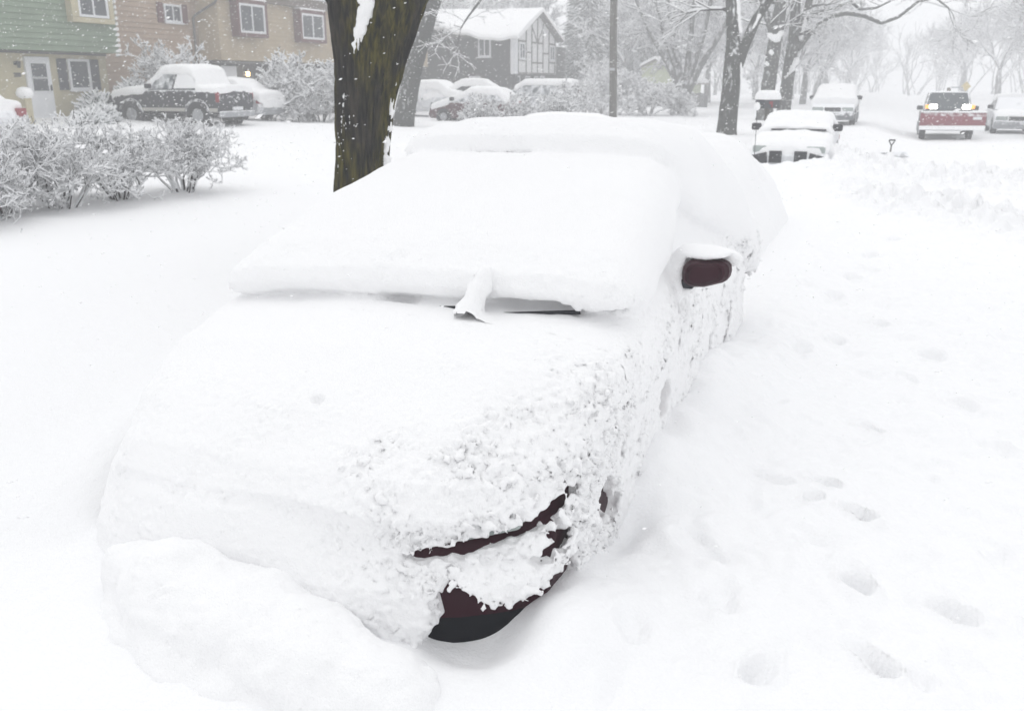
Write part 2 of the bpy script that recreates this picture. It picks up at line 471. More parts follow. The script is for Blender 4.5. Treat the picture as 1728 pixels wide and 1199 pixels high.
# ------------------------------------------------------------------ the buried maroon sedan in front
def build_buried_sedan():
    X0, Y0 = -1.94, 2.86
    root = empty('buried_sedan', (X0, Y0, -0.25), 0,
                 'dark maroon sedan in the foreground buried in deep snow, only mirror and front corner showing', 'car', 'cars buried along the kerb')
    hullT = Poly2Tab([(-.22, -.3), (-.25, .05), (-.22, .24), (-.17, .34), (-.05, .44), (.1, .56), (.5, .73), (1.2, .86), (4.35, .90), (4.55, .8), (4.6, -.3)])
    grnT = Poly2Tab([(1.1, .80), (1.35, .93), (2.45, 1.40), (2.8, 1.43), (3.4, 1.40), (4.1, 1.0), (4.2, .8)])
    hoodT = Poly2Tab([(-.20, .40), (-.24, .47), (-.16, .58), (.08, .73), (.45, .88), (.8, .95), (1.1, .965), (1.28, .94), (1.3, .75), (.3, .5)])
    bumpT = Poly2Tab([(-.37, -.3), (-.37, .10), (-.34, .22), (-.27, .28), (-.1, .31), (.1, .3), (.1, -.3)])
    windT = Poly2Tab([(1.00, 1.00), (.97, 1.06), (1.0, 1.14), (1.2, 1.25), (1.8, 1.46), (2.3, 1.585), (2.52, 1.60), (2.6, 1.55), (2.6, 1.3), (1.5, .95), (1.25, .93)])
    roofT = Poly2Tab([(2.58, 1.53), (2.52, 1.60), (2.54, 1.70), (2.68, 1.775), (3.1, 1.79), (3.6, 1.74), (3.95, 1.58), (4.25, 1.36), (4.5, 1.16), (4.8, 1.10), (4.92, 1.0), (4.95, .5), (4.0, .9), (2.6, 1.35)])
    ghw = lambda z: np.interp(z, [.3, .95, 1.42], [.86, .80, .60]).astype(np.float32)
    hhw = lambda z: np.interp(z, [-.3, .2, .62, .95], [.87, .90, .90, .82]).astype(np.float32)
    def plan(W): return .30 * np.clip((np.abs(W) - .15) / .75, 0, 1.4) ** 2.6
    def body(U, W, Z):
        Uf = U - plan(W) * (1 - sstep(U, .0, 1.0)).astype(np.float32)
        Zc = Z + .05 * (W / .85) ** 2
        a = smax(hullT(Uf, Zc), np.abs(W) - hhw(Z), .10)
        b = smax(grnT(U + .05 * W * W, Zc), np.abs(W) - ghw(Z), .10)
        return smin(a, b, .04)
    pocket = [(-1.40, -.5), (-1.415, .02), (-1.36, .09), (-1.385, .18), (-1.33, .235), (-1.26, .22), (-1.20, .165), (-1.10, .14), (-1.02, .17), (-.965, .25), (-.90, .27), (-.84, .2), (-.95, .02), (-1.02, -.5)]
    strip = [(-1.52, .312), (-1.40, .330), (-1.2, .372), (-1.10, .41), (-1.06, .44), (-1.02, .475), (-1.01, .46), (-1.03, .42), (-1.06, .385), (-1.13, .352), (-1.3, .312), (-1.45, .298)]
    patch = [(-1.125, .285), (-1.075, .29), (-1.01, .325), (-.985, .27), (-1.03, .235), (-1.08, .245)]
    patch2 = [(-.945, .68), (-.915, .67), (-.90, .58), (-.935, .57), (-.955, .62)]
    side_spots = [(-1.02, 2.80, .47, .05, .11, .045), (-1.0, 2.93, .51, .06, .05, .055), (-1.0, 3.02, .33, .06, .06, .05), (-1.0, 3.42, .42, .06, .03, .07), (-1.0, 3.58, .22, .06, .12, .11), (-1.0, 3.72, .12, .06, .08, .08), (-1.0, 3.30, .30, .06, .025, .05),
                  (-1.0, 3.8, .40, .06, .03, .09), (-1.0, 4.1, .30, .06, .03, .06), (-1.0, 4.45, .62, .06, .02, .07), (-1.0, 4.62, .52, .06, .015, .05), (-1.0, 4.95, .80, .06, .03, .025), (-1.0, 4.9, .60, .06, .03, .07), (-1.0, 5.25, .42, .06, .05, .06), (-1.0, 5.6, .62, .06, .02, .1),
                  (-1.0, 6.3, .58, .06, .06, .09), (-1.0, 6.7, .33, .06, .06, .13), (-1.0, 6.6, .17, .06, .08, .07), (-1.0, 7.25, .74, .06, .05, .10), (-1.0, 6.95, .60, .06, .03, .12), (-1.0, 5.9, .34, .06, .05, .09), (-.98, 7.3, .48, .06, .06, .08)]
    def snow(X, Y, Z, fine):
        U = Y - Y0; W0 = X - X0
        W = np.where(W0 < 0, W0 / 1.30, W0).astype(np.float32)      # drifted out on the lawn side
        B = np.minimum(body(U, W0, Z), body(U + .06 * sstep(-W0, .0, .5).astype(np.float32), W, Z))
        Wc = np.where(W < 0, W / 1.02, W * .62)
        Uf = U - np.where(W < 0, .62, 1.0) * plan(W) * (1 - sstep(U, .0, 1.0)).astype(np.float32)
        Zc = Z + .05 * (Wc / .85) ** 2
        Us = U - np.where(W > 0, .20 * W, 0)                            # screen line runs slightly askew
        right = sstep(W, -.2, .35).astype(np.float32)
        th = .05 + .05 * (1 - right) + .02 * sstep(Z, .5, .8)
        th = th + .03 * sstep(U, .3, 1.5) * (1 - sstep(Z, .9, 1.1))
        S = B - th.astype(np.float32)
        hood = smax(hoodT(np.where(U > .6, np.minimum(Uf, 9) - .20 * np.clip(W, 0, 1) * sstep(U, .6, 1.1), Uf).astype(np.float32), Zc + .03 * (W / .85) ** 4), np.abs(W) - (.90 + .09 * sstep(U, -.05, .7) * (W > 0)).astype(np.float32), .13)
        S = smin(S, hood, .05)
        bump = smax(bumpT(Uf, Z - .045 * (W - .5)), np.abs(W) - .93, .12)
        S = smin(S, bump, .05)
        if not fine:
            wnd = smax(windT((Us + .10 * W * W).astype(np.float32), Z + .05 * (Wc / .8) ** 2), np.abs(W) - np.interp(Z, [.9, 1.1, 1.6], [.98, .94, .76]).astype(np.float32), .16)
            rf = smax(roofT((U + .06 * W * W).astype(np.float32), Z + .04 * (W / .8) ** 2), np.abs(W) - (np.interp(Z, [.6, 1.1, 1.75], [.98, .93, .74]) + .10 * sstep(U, 3.2, 4.2)).astype(np.float32), .20)
            S = smin(S, wnd, .03); S = smin(S, rf, .025)
            # tongue of snow over the near wiper
            t = np.clip((Z - .95) / .2, 0, 1)
            d = np.sqrt((X + 1.75 - .06 * t) ** 2 + (Y - (3.74 + .12 * t)) ** 2 + (np.maximum(np.maximum(.93 - Z, Z - 1.14), 0)) ** 2) - (.07 - .03 * t + .016 * perlin(X * 15, Y * 15, Z * 15))
            S = smin(S, d.astype(np.float32), .09)
            # snow cap on the mirror and its stalk
            d = np.sqrt(((X + .84) / .165) ** 2 + ((Y - 5.06) / .12) ** 2 + ((Z - 1.07) / .055) ** 2) - 1
            S = smin(S, (d * .06).astype(np.float32), .05)
            for (cx, cy, cz, rr) in ((-1.02, 5.05, .93, .10), (-.98, 5.18, .99, .13), (-.86, 5.2, 1.0, .10), (-3.05, 5.0, .98, .30)):
                S = smin(S, (np.sqrt((X - cx) ** 2 + (Y - cy) ** 2 + (Z - cz) ** 2) - rr).astype(np.float32), .06)
            # the cowl gap above the wipers
            for (cx, cy, cz, rx, ry, rz) in ((-1.45, 3.93, .985, .23, .19, .044), (-2.18, 3.80, .965, .10, .14, .024), (-1.82, 3.76, .955, .06, .09, .028), (-1.05, 4.0, .975, .14, .1, .014)):
                d = (np.sqrt(((X - cx) / rx) ** 2 + ((Y - cy) / ry) ** 2 + ((Z - cz) / rz) ** 2) - 1) * min(rx, rz)
                S = smax(S, -d.astype(np.float32), .008)
            # mirror front stays clear
            d = np.maximum(np.abs(Z - 1.0 - .12 * (X + .84)) - .085, np.abs(X + .83) - .145)
            d = np.maximum(d, np.abs(Y - 4.86) - .17)
            S = smax(S, -d.astype(np.float32), .02)
        # crust texture
        cr = right * (1 - .8 * sstep(Z + .10 * np.clip(U, -1, 1.2) - .22 * sstep(W, .45, .8), .55, .80)) if fine else .85 * right * (1 - sstep(Z, .8, 1.0))
        cr = np.maximum(cr, .30 * (1 - sstep(Uf, .02, .45))) if fine else cr
        if not fine:
            cr = np.maximum(cr, .32 * (1 - sstep(U, 1.15, 1.5)) * sstep(Z, .92, 1.0) + 0 * X)
            cr = np.maximum(cr, .30 * np.exp(-((U - 2.58) / .12) ** 2) * sstep(Z, 1.45, 1.55) + 0 * X)
        cr = np.broadcast_to(np.clip(cr, 0, 1), S.shape).astype(np.float32)
        m = np.abs(S) < .11
        x = np.broadcast_to(X, S.shape)[m]; y = np.broadcast_to(Y, S.shape)[m]; z = np.broadcast_to(Z, S.shape)[m]; c = cr[m]
        n1 = perlin(x * 24, y * 24, z * 24); n2 = perlin(x * 41, y * 41, z * 41); n0 = perlin(x * 5, y * 5, z * 5 + 3)
        dn = .020 * perlin(x * 2.2, y * 2.2, z * 2.2) + .004 * perlin(x * 7, y * 7, z * 7) + .0014 * n2
        cw = np.broadcast_to(1 + .55 * sstep(W, .45, .75) * (1 - sstep(U, .5, .95)) + 0 * Z, S.shape)[m]
        dn = dn + cw * c * np.clip(.85 + 1.0 * n0, .45, 1.5) * (.017 - .044 * np.abs(n1) - .028 * np.abs(n2))
        if fine:
            n3 = perlin(x * 55, y * 55, z * 55)
            dn = dn + (c * .006 + .0006) * n3
        S[m] += dn.astype(np.float32)
        # places wiped or blown clear
        ragged = np.zeros_like(S); ragged[m] = (.020 * n1 + .016 * n2).astype(np.float32)
        def cut(d, k=.006, rs=1.0):
            nonlocal S
            S = smax(S, -(d + rs * ragged), k)
        XX, ZZ = np.broadcast_to(X, S.shape)[:, 0, :], np.broadcast_to(Z, S.shape)[:, 0, :]
        lim = np.maximum(Y - 3.2, 1.5 - Y)
        if fine:
            for p in (pocket, strip, patch, patch2):
                d2 = poly2(XX, ZZ, p)[:, None, :]
                cut(np.maximum(d2 - (.008 if p is strip else 0), lim).astype(np.float32), .006, .55 if p is strip else 1)
        if fine:
            for (cx, cy, cz, rx, ry, rz) in ((-1.275, 2.72, .405, .035, .12, .04), (-1.12, 2.76, .44, .06, .12, .025)):
                cut(((np.sqrt(((X - cx) / rx) ** 2 + ((Y - cy) / ry) ** 2 + ((Z - cz) / rz) ** 2) - 1) * min(rx, rz)).astype(np.float32))
        for (cx, cy, cz, rx, ry, rz) in side_spots:
            d = (np.sqrt(((X - cx) / (rx + .06)) ** 2 + ((Y - cy) / ry) ** 2 + ((Z - cz) / rz) ** 2) - 1) * min(ry, rz)
            cut(d.astype(np.float32))
        # the hollow over the front wheel and the dimples and crack on the bonnet
        for (cx, cy, cz, rx, ry, rz) in ((-.93, 4.60, .37, .19, .13, .10), (-2.075, 2.99, .745, .03, .022, .03), (-2.10, 2.87, .70, .016, .014, .02), (-2.85, 2.80, .12, .06, .12, .10)):
            d = (np.sqrt(((X - cx) / rx) ** 2 + ((Y - cy) / ry) ** 2 + ((Z - cz) / rz) ** 2) - 1) * min(rx, ry, rz)
            S = smax(S, -d.astype(np.float32), .012)
        return S
    # bonnet and bumper snow at fine resolution, the rest coarser; both stop at u = 1.2
    h = .0095
    X, Y, Z = grid((X0 - 1.2, Y0 - .62, -.3), (X0 + 1.2, Y0 + 1.02, 1.12), h)
    V, F = surface_nets(snow(X, Y, Z, True), (X0 - 1.2, Y0 - .62, -.3), h)
    keep = (V[F][:, :, 1].mean(1) < Y0 + .98)
    link('bonnet_snow', fast_mesh('bonnet_snow', V, F[keep]), SNOW, root, True, True)
    h = .016
    X, Y, Z = grid((X0 - 1.2, Y0 + .78, -.3), (X0 + 1.36, Y0 + 5.15, 1.92), h)
    V, F = surface_nets(snow(X, Y, Z, False), (X0 - 1.2, Y0 + .78, -.3), h)
    keep = (V[F][:, :, 1].mean(1) > Y0 + .83)
    link('roof_snow', fast_mesh('roof_snow', V, F[keep]), SNOW, root, True, True)
    # painted body
    h = .03
    X, Y, Z = grid((X0 - 1.0, Y0 - .4, -.36), (X0 + 1.0, Y0 + 4.8, 1.6), h)
    V, F = surface_nets(body(Y - Y0, X - X0, Z) + 0 * X, (X0 - 1.0, Y0 - .4, -.36), h)
    link('body', fast_mesh('body', V, F), MAROON, root, True, True)
    # lower intake wrapped round the bumper
    ws = np.linspace(-.855, .855, 39)
    outer = [(X0 + w, Y0 - .268 + float(plan(np.float32(w)))) for w in ws]
    m = MB()
    zz = np.linspace(-.3, .095, 12); wv = np.linspace(-.88, .88, 61); uu = np.linspace(-.5, 1.6, 700)
    bb = body(uu[None, None, :].astype(np.float32), wv[:, None, None].astype(np.float32), zz[None, :, None].astype(np.float32))
    first = np.argmax(bb < 0, axis=2)
    V = [(X0 + w, Y0 + uu[first[i, j]] - (.009 if 0 < j < len(zz) - 1 else -.02), z) for i, w in enumerate(wv) for j, z in enumerate(zz)]
    k = len(zz); F = [(i * k + j, (i + 1) * k + j, (i + 1) * k + j + 1, i * k + j + 1) for i in range(len(wv) - 1) for j in range(k - 1)]
    m.add(V, F)
    m.build('lower_intake', mat('satin_black', (.003, .004, .008), .5, .10), root, smooth=True, world_coords=True)
    # headlights just above the bumper line
    for s in (-1, 1):
        pts = [(s * w, Y0 - .155 + float(plan(np.float32(w))), z - .06) for w, z in ((.45, .40), (.62, .405), (.80, .43), (.82, .50), (.62, .50), (.45, .47))]
        A = [(X0 + p[0], p[1] - .012, p[2]) for p in pts]; Bk = [(X0 + p[0], p[1] + .12, p[2] + .04) for p in pts]
        MB().loft(A, Bk).build('headlight', LENS, root, bevel=.012, world_coords=True)
        MB().box((X0 + s * .855, Y0 + .30, .13), (X0 + s * .895, Y0 + .48, .19)).build('side_marker', ORANGE, root, bevel=.008, world_coords=True)
    # windscreen, proud of the cabin front
    g = []
    for (u, z, hw) in ((1.30, .915, .74), (2.40, 1.372, .58)):
        for w in (-hw, -hw * .5, 0, hw * .5, hw):
            g.append((X0 + w, Y0 + u - .05 * w * w - .035, z - .05 * (w / .85) ** 2 + .03))
    me = bpy.data.meshes.new('windscreen'); me.from_pydata(g, [], [(i, i + 1, i + 6, i + 5) for i in range(4)]); me.update()
    ws_ = link('windscreen', me, mat('black_screen', (.004, .006, .010), .35, .18), root, True, True)
    md = ws_.modifiers.new('thick', 'SOLIDIFY'); md.thickness = .012
    MB().box((X0 - .72, Y0 + .98, .80), (X0 + .72, Y0 + 1.28, .895)).build('cowl', BLACK, root, bevel=.01, world_coords=True)
    for (a, b) in (((-1.80, 3.84, .93), (-1.26, 3.98, .965)), ((-2.35, 3.80, .925), (-1.86, 3.87, .955))):
        MB().cyl(a, b, .011).box((a[0] - .02, a[1] - .02, .89), (a[0] + .02, a[1] + .02, .94)).build('wiper', BLACK, root, world_coords=True)
    # mirrors
    for s in (1, -1):
        prof = []
        for t in np.linspace(0, 2 * np.pi, 20, endpoint=False):
            c, sn = math.cos(t), math.sin(t)
            prof.append((np.sign(c) * abs(c) ** .7 * .135, np.sign(sn) * abs(sn) ** .75 * (.082 if c < 0 else .072)))
        rings = []
        for (dy, k) in ((-.085, .45), (-.075, .72), (-.045, .92), (0, 1.0), (.05, .98)):
            rings.append([(X0 + s * (1.085 + p[0] * k), 4.98 + dy + .10 * abs(0), 1.0 + p[1] * k + .10 * p[0]) for p in prof])
        mm = MB()
        for a, b in zip(rings[:-1], rings[1:]): mm.loft(a, b)
        mir = mm.build('side_mirror', MAROON, root, smooth=True, world_coords=True)
        MB().box((X0 + s * .80, 4.96, .90), (X0 + s * 1.02, 5.02, .955)).build('mirror_arm', BLACK, mir, bevel=.01, world_coords=True)
    # wheels, almost wholly buried
    for yy in (Y0 + .82, Y0 + 3.45):
        for s in (-1, 1):
            w = MB().cyl((X0 + s * .66, yy, .02), (X0 + s * .865, yy, .02), .31, n=28).build('wheel', RUBBER, root, bevel=.03, world_coords=True)
            MB().cyl((X0 + s * .84, yy, .02), (X0 + s * .873, yy, .02), .19, .17, n=20).build('rim', RIM, w, world_coords=True)
build_buried_sedan()

# ------------------------------------------------------------------ slab of snow fallen off the bumper
def build_slab():
    path = np.array([(-2.62, 2.48, .08), (-2.40, 2.43, .11), (-2.0, 2.35, .09), (-1.65, 2.25, .06), (-1.38, 2.21, .03), (-1.28, 2.17, .02)])
    rad = [(.15, .16), (.22, .17), (.24, .17), (.22, .16), (.20, .16), (.12, .12)]
    lo = (-3.1, 1.7, -.25); h = .014
    X, Y, Z = grid(lo, (-.8, 2.85, .5), h)
    S = np.full((X.shape[0], Y.shape[1], Z.shape[2]), 9, np.float32)
    for i in range(len(path) - 1):
        a, b = path[i], path[i + 1]; e = b - a
        t = np.clip(((X - a[0]) * e[0] + (Y - a[1]) * e[1]) / (e[0] ** 2 + e[1] ** 2), 0, 1)
        ry = rad[i][0] + (rad[i + 1][0] - rad[i][0]) * t; rz = rad[i][1] + (rad[i + 1][1] - rad[i][1]) * t
        q = np.sqrt(((X - a[0] - e[0] * t) / ry) ** 2 + ((Y - a[1] - e[1] * t) / ry) ** 2 + ((Z - a[2] - e[2] * t) / rz) ** 2)
        S = smin(S, ((q - 1) * .16).astype(np.float32), .03)
    # lower tier that slumped out in front of it
    path2 = np.array([(-2.5, 2.36, -.03), (-2.2, 2.24, -.02), (-1.9, 2.18, -.04), (-1.7, 2.16, -.07)])
    for i in range(len(path2) - 1):
        a, b = path2[i], path2[i + 1]; e = b - a
        t = np.clip(((X - a[0]) * e[0] + (Y - a[1]) * e[1]) / (e[0] ** 2 + e[1] ** 2), 0, 1)
        q = np.sqrt(((X - a[0] - e[0] * t) / .22) ** 2 + ((Y - a[1] - e[1] * t) / .19) ** 2 + ((Z - a[2] - e[2] * t) / .14) ** 2)
        S = smin(S, ((q - 1) * .16).astype(np.float32), .02)
    # the broken step along its top
    step = (Y - (2.17 - .02 * np.sin(X * 9) - .16 * (X + 2.0)))
    S = S + (.020 * (1 - sstep(step, -.03, .03)) * sstep(X, -2.2, -1.9)).astype(np.float32)
    near_noise(S, X, Y, Z, lambda x, y, z: .026 * perlin(x * 4, y * 4, z * 4) + .016 * perlin(x * 9, y * 9, z * 9) - .012 * np.abs(perlin(x * 17, y * 17, z * 17)) + .006 * perlin(x * 34, y * 34, z * 34))
    V, F = surface_nets(S, lo, h)
    o = link('snow_slab', fast_mesh('snow_slab', V, F), SNOW, smooth=True)
    tag(o, 'thick rounded slab of snow lying against the bumper of the buried maroon sedan', 'snow heap')
build_slab()

# ------------------------------------------------------------------ second buried car and the snow bank beyond
def build_second_car():
    X0, Y0 = -2.38, 9.9
    root = empty('buried_car', (X0, Y0, 0), 0, 'car wholly buried under smooth snow, parked right behind the maroon sedan', 'car', 'cars buried along the kerb')
    hull = [(.0, -.3), (.0, .4), (.3, .6), (1.2, .72), (1.9, 1.08), (3.0, 1.12), (3.7, .8), (4.4, .75), (4.4, -.3)]
    sn = [(-1.1, -.3), (-.55, .25), (-.05, .6), (.7, .84), (1.3, 1.02), (1.9, 1.27), (2.6, 1.36), (3.2, 1.32), (3.9, 1.05), (4.6, .85), (5.0, -.2)]
    T, Tb = Poly2Tab(sn), Poly2Tab(hull)
    lo = (X0 - 1.9, Y0 - .7, -.3); h = .04
    X, Y, Z = grid(lo, (X0 + 1.9, Y0 + 5.3, 1.9), h)
    W = X - X0
    S = smax(T(Y - Y0 + .12 * W * W, Z + .08 * W * W), np.abs(W) - np.interp(Z, [-.2, .25, .6, 1.0, 1.6], [1.22, 1.04, .88, .72, .45]).astype(np.float32) - .25 * (W < 0), .42)
    near_noise(S, X, Y, Z, lambda x, y, z: .03 * perlin(x * 2, y * 2, z * 2) + .008 * perlin(x * 9, y * 9, z * 9))
    V, F = surface_nets(S, lo, h)
    link('snow_cover', fast_mesh('snow_cover', V, F), SNOW, root, True, True)
    B = smax(Tb(Y - Y0 + 0 * X, Z + 0 * X), np.abs(W) - np.interp(Z, [0, .65, 1.1], [.85, .80, .52]).astype(np.float32), .12)
    V, F = surface_nets(B, lo, h)
    link('body', fast_mesh('body', V, F), mat('dark_grey_paint', (.03, .032, .036), .35, .5), root, True, True)
build_second_car()

def build_bank():
    xs = np.linspace(-11.5, -2.6, 150); ys = np.linspace(14.6, 21.0, 90)
    Xg, Yg = np.meshgrid(xs, ys, indexing='ij')
    top = np.interp(Xg, [-11.5, -9.6, -8.3, -7.6, -6.75, -6.45, -5.9, -5.35, -5.0, -4.2, -3.4, -2.6], [.1, .7, 1.12, 1.22, 1.34, 1.44, 1.475, 1.44, 1.36, 1.32, 1.22, 1.0])
    cr = (Yg - 17.3) / 2.6
    prof = np.exp(-np.abs(cr) ** 2.6 * 1.6)
    edge = sstep(Xg, -11.5, -9.2) * (1 - sstep(Xg, -3.4, -2.65))
    g = G(Xg, Yg)
    Z = g - .12 + np.maximum(top - g, 0) * prof * edge + .04 * perlin(Xg * .9, Yg * .9, 8) * prof + .12 * prof * edge
    a, b = Xg.shape
    i = np.arange(a - 1)[:, None] * b; j = np.arange(b - 1)[None]
    F = np.stack([i + j, i + b + j, i + b + j + 1, i + j + 1], -1).reshape(-1, 4)
    o = link('snow_bank', fast_mesh('snow_bank', np.stack([Xg, Yg, Z], -1).reshape(-1, 3), F), SNOW, smooth=True)
    tag(o, 'long smooth snow bank with a rounded hump, between the buried sedan and the wooden pole', 'snow bank')
build_bank()
# ------------------------------------------------------------------ bare branching plants
def branch(rg, p, d, length, r, depth, out, spread=.6, lift=.15, rmin=.004, kids=(2, 4), nseg=4, shrink=.68, wob=.22):
    p = np.array(p, float); d = np.array(d, float); d /= np.linalg.norm(d)
    step = length / nseg
    for i in range(nseg):
        d = d + rg.normal(size=3) * wob + np.array([0, 0, lift * .3]); d /= np.linalg.norm(d)
        q = p + d * step
        r1 = max(r * (1 - .42 * (i + 1) / nseg) if i == nseg - 1 else r * .92, rmin)
        out.append((*p, *q, r, r1)); p, r = q, r1
        if depth > 0 and i >= 1 and rg.random() < .75:
            e = d + rg.normal(size=3) * spread; e[2] += lift
            branch(rg, p, e, length * shrink * rg.uniform(.6, 1), max(r * .6, rmin), depth - 1, out, spread, lift, rmin, kids, nseg, shrink, wob)
    if depth > 0:
        for k in range(rg.integers(*kids)):
            e = d + rg.normal(size=3) * spread; e[2] += lift
            branch(rg, p, e, length * shrink * rg.uniform(.75, 1.1), max(r * .72, rmin), depth - 1, out, spread, lift, rmin, kids, nseg, shrink, wob)

def twig_meshes(out, snow_r=1.0, sides=3, rmax=9, lay=.9, extra=.004):
    A = np.array(out)
    wood = segs(A[:, :3], A[:, 3:6], A[:, 6], A[:, 7], sides)
    D = A[:, 3:6] - A[:, :3]; D /= np.linalg.norm(D, axis=1)[:, None] + 1e-9
    flat = np.sqrt(1 - D[:, 2] ** 2)                        # snow lies on what is not upright
    k = (flat > .35) & (A[:, 6] < rmax)
    B = A[k]
    up = np.zeros((len(B), 3)); up[:, 2] = 1
    r0 = B[:, 6] * snow_r + extra; r1 = B[:, 7] * snow_r + extra
    sn = segs(B[:, :3] + up * (B[:, 6] * lay + extra * .6)[:, None], B[:, 3:6] + up * (B[:, 7] * lay + extra * .6)[:, None], r0, r1, sides)
    return wood, sn

BARK = snowed('bark', (.085, .088, .082), .30, 9, .2, col2=(.05, .052, .05), stretch=(1, 1, .35))
TWIG = mat('twig', (.026, .024, .025), .9, .1)
RIMEHAZE = mat('rime_haze_twig', (.30, .30, .315), .9, .1, noise=.5, nscale=3)  # far twigs: rime, with distance haze also put into the pale colour
FARBARK = snowed('far_bark', (.10, .10, .10), .42, 5, .3, stretch=(1, 1, .4))

def near_bush(seed, h, w):
    rg = np.random.default_rng(seed); out = []
    for i in range(17):
        a = rg.uniform(0, 2 * np.pi); rr = rg.uniform(0, .16)
        p = (rr * math.cos(a), rr * math.sin(a), -.08)
        t = rg.uniform(.15, 1.5) * w / h
        branch(rg, p, (t * math.cos(a) + .06, t * math.sin(a), 1.0), h * rg.uniform(.36, .52), rg.uniform(.014, .024), 4, out, .7, .16, .0028, (2, 4), 3, .64, .16)
    return twig_meshes(out, 1.25, 3, 9, .5, .0054)

def make_bush(name, label, loc, seed, h, w, cat='shrub', group=None, rz=0, sc=1):
    wood, sn = near_bush(seed, h, w)
    r = empty(name, loc, rz, label, cat, group); r.scale = (sc,) * 3
    link('branches', fast_mesh('branches', *wood), TWIG, r)
    link('snow_coat', fast_mesh('snow_coat', *sn), SNOWT, r)
    return r

def copy_tree(o, parent=None):
    c = o.copy(); COL.objects.link(c)
    if parent: c.parent = parent
    for ch in list(o.children): copy_tree(ch, c)
    return c

HG = 'snowy hedge bushes along the yard'
hedge = [(-10.75, 12.05, 11, 1.29, 0.97, 'rightmost bush of the snowy hedge row on the left, standing slightly apart'),
         (-10.85, 10.8, 12, 1.25, 0.97, 'snowy hedge bush second from the right end of the row'),
         (-10.75, 9.7, 13, 1.33, 0.97, 'snowy hedge bush in the middle of the row, dark stems showing at its foot'),
         (-10.85, 8.75, 14, 1.29, 0.92, 'snowy hedge bush left of the middle one, before the left picture edge'),
         (-10.55, 7.85, 15, 1.07, 0.87, 'nearest low snowy hedge bush, cut by the left picture edge'),
         (-12.0, 10.2, 16, 1.20, 0.92, 'snowy bush standing behind the hedge row, half hidden by it')]
for (x, y, sd, h, w, lb) in hedge:
    make_bush('hedge_bush', lb, (x, y, gz(x, y) - .03), sd, h, w, 'hedge bush', HG)

# far shrubs: three meshes, copied
def far_bush_mesh(seed, h, w, n=12, depth=4):
    rg = np.random.default_rng(seed); out = []
    for i in range(n):
        a = rg.uniform(0, 2 * np.pi); rr = rg.uniform(0, .25)
        t = rg.uniform(.15, 1.1) * w / h
        branch(rg, (rr * math.cos(a), rr * math.sin(a), -.1), (t * math.cos(a), t * math.sin(a), 1), h * rg.uniform(.34, .5), .028, depth, out, .7, .12, .008, (2, 4), 3, .64, .2)
    return twig_meshes(out, 1.2, 3, 9, .8, .012)
protos = []
for sd, h, w in ((31, 2.4, 2.0), (32, 1.5, 1.4), (33, 3.0, 2.0)):
    wood, sn = far_bush_mesh(sd, h, w, 12, 4)
    protos.append((fast_mesh('branches', *wood), fast_mesh('snow_coat', *sn)))
    protos[-1][0].materials.append(TWIG); protos[-1][1].materials.append(SNOWT)
SH = 'snow-laden shrubs in the front yards'
shrubs = [  # x, y, proto, scale, rot, label
    (-22.4, 33.9, 0, 1.35, .3, 'biggest snow-laden shrub, right of the dark pickup under the brown windows'),
    (-20.7, 34.6, 0, 1.2, 1.9, 'dense snow-laden shrub close to the left side of the big trunk'),
    (-22.6, 32.9, 1, .95, 3.0, 'low snow-laden shrub beside the snow-covered car tail, below the biggest shrub'),
    (-25.0, 35.8, 1, .8, 4.4, 'small snow-laden shrub just below the lit porch lamp'),
    (-26.4, 29.6, 2, .98, 0.5, 'tall snow-covered small tree rising behind the dark pickup'),
    (-27.4, 31.0, 0, 1.0, 2.5, 'snow-covered shrub behind the pickup, right of the tall small tree'),
    (-13.5, 30.8, 1, .9, .8, 'snowy shrub in front of the maroon parked hatchback'),
    (-12.4, 31.6, 1, .95, 2.2, 'snowy shrub right of the one before the maroon hatchback'),
    (-11.6, 32.9, 1, 1.05, 3.6, 'snowy shrub in front of the snow-roofed van'),
    (-12.6, 39.0, 0, .9, 5.2, 'grey hazy shrub right of the snow-roofed van'),
    (-13.4, 44.5, 2, .8, 1.0, 'tall hazy shrub by the right corner of the half-timbered house'),
    (-15.6, 52.5, 2, 1.05, 3.9, 'hazy snowy bush between the half-timbered house and the wooden pole'),
    (-13.2, 54.0, 0, 1.2, 0.1, 'wide hazy bush just left of the wooden pole'),
    (-11.2, 54.8, 1, 1.1, .4, 'faint low bush at the foot of the many-stemmed tree')]
for i, (x, y, p, sc, rz, lb) in enumerate(shrubs):
    r = empty('snowy_shrub', (x, y, gz(x, y)), rz, lb, 'shrub', SH); r.scale = (sc,) * 3
    for nm, me in zip(('branches', 'snow_coat'), protos[p]):
        o = bpy.data.objects.new(nm, me); COL.objects.link(o); o.parent = r

# low evergreen shrubs with snow pads by the pickup's nose
EVG = snowed('evergreen_leaves', (.035, .055, .04), .62, 7, .2)
def evergreen(name, label, loc, rx, rz_, seed, n=900, group=None):
    rg = np.random.default_rng(seed)
    r = empty(name, loc, 0, label, 'shrub', group)
    d = rg.normal(size=(n, 3)); d /= np.linalg.norm(d, axis=1)[:, None]; d[:, 2] = np.abs(d[:, 2])
    k = rg.uniform(.5, 1.0, n)[:, None]
    P = d * k * np.array([rx, rx, rz_])
    E = P + d * np.array([.22, .22, .12]) + rg.normal(size=(n, 3)) * .05
    R0 = np.full(n, .045); R1 = np.full(n, .012)
    link('foliage', fast_mesh('foliage', *segs(P, E, R0, R1, 4)), EVG, r)
    k = d[:, 2] > .25; up = np.array([0, 0, .05])
    link('snow_coat', fast_mesh('snow_coat', *segs(P[k] + up, E[k] + up, R0[k] * 1.1, R1[k] * 1.8, 4)), SNOWT, r)
    return r
EG = 'low snowy evergreens by the green house'
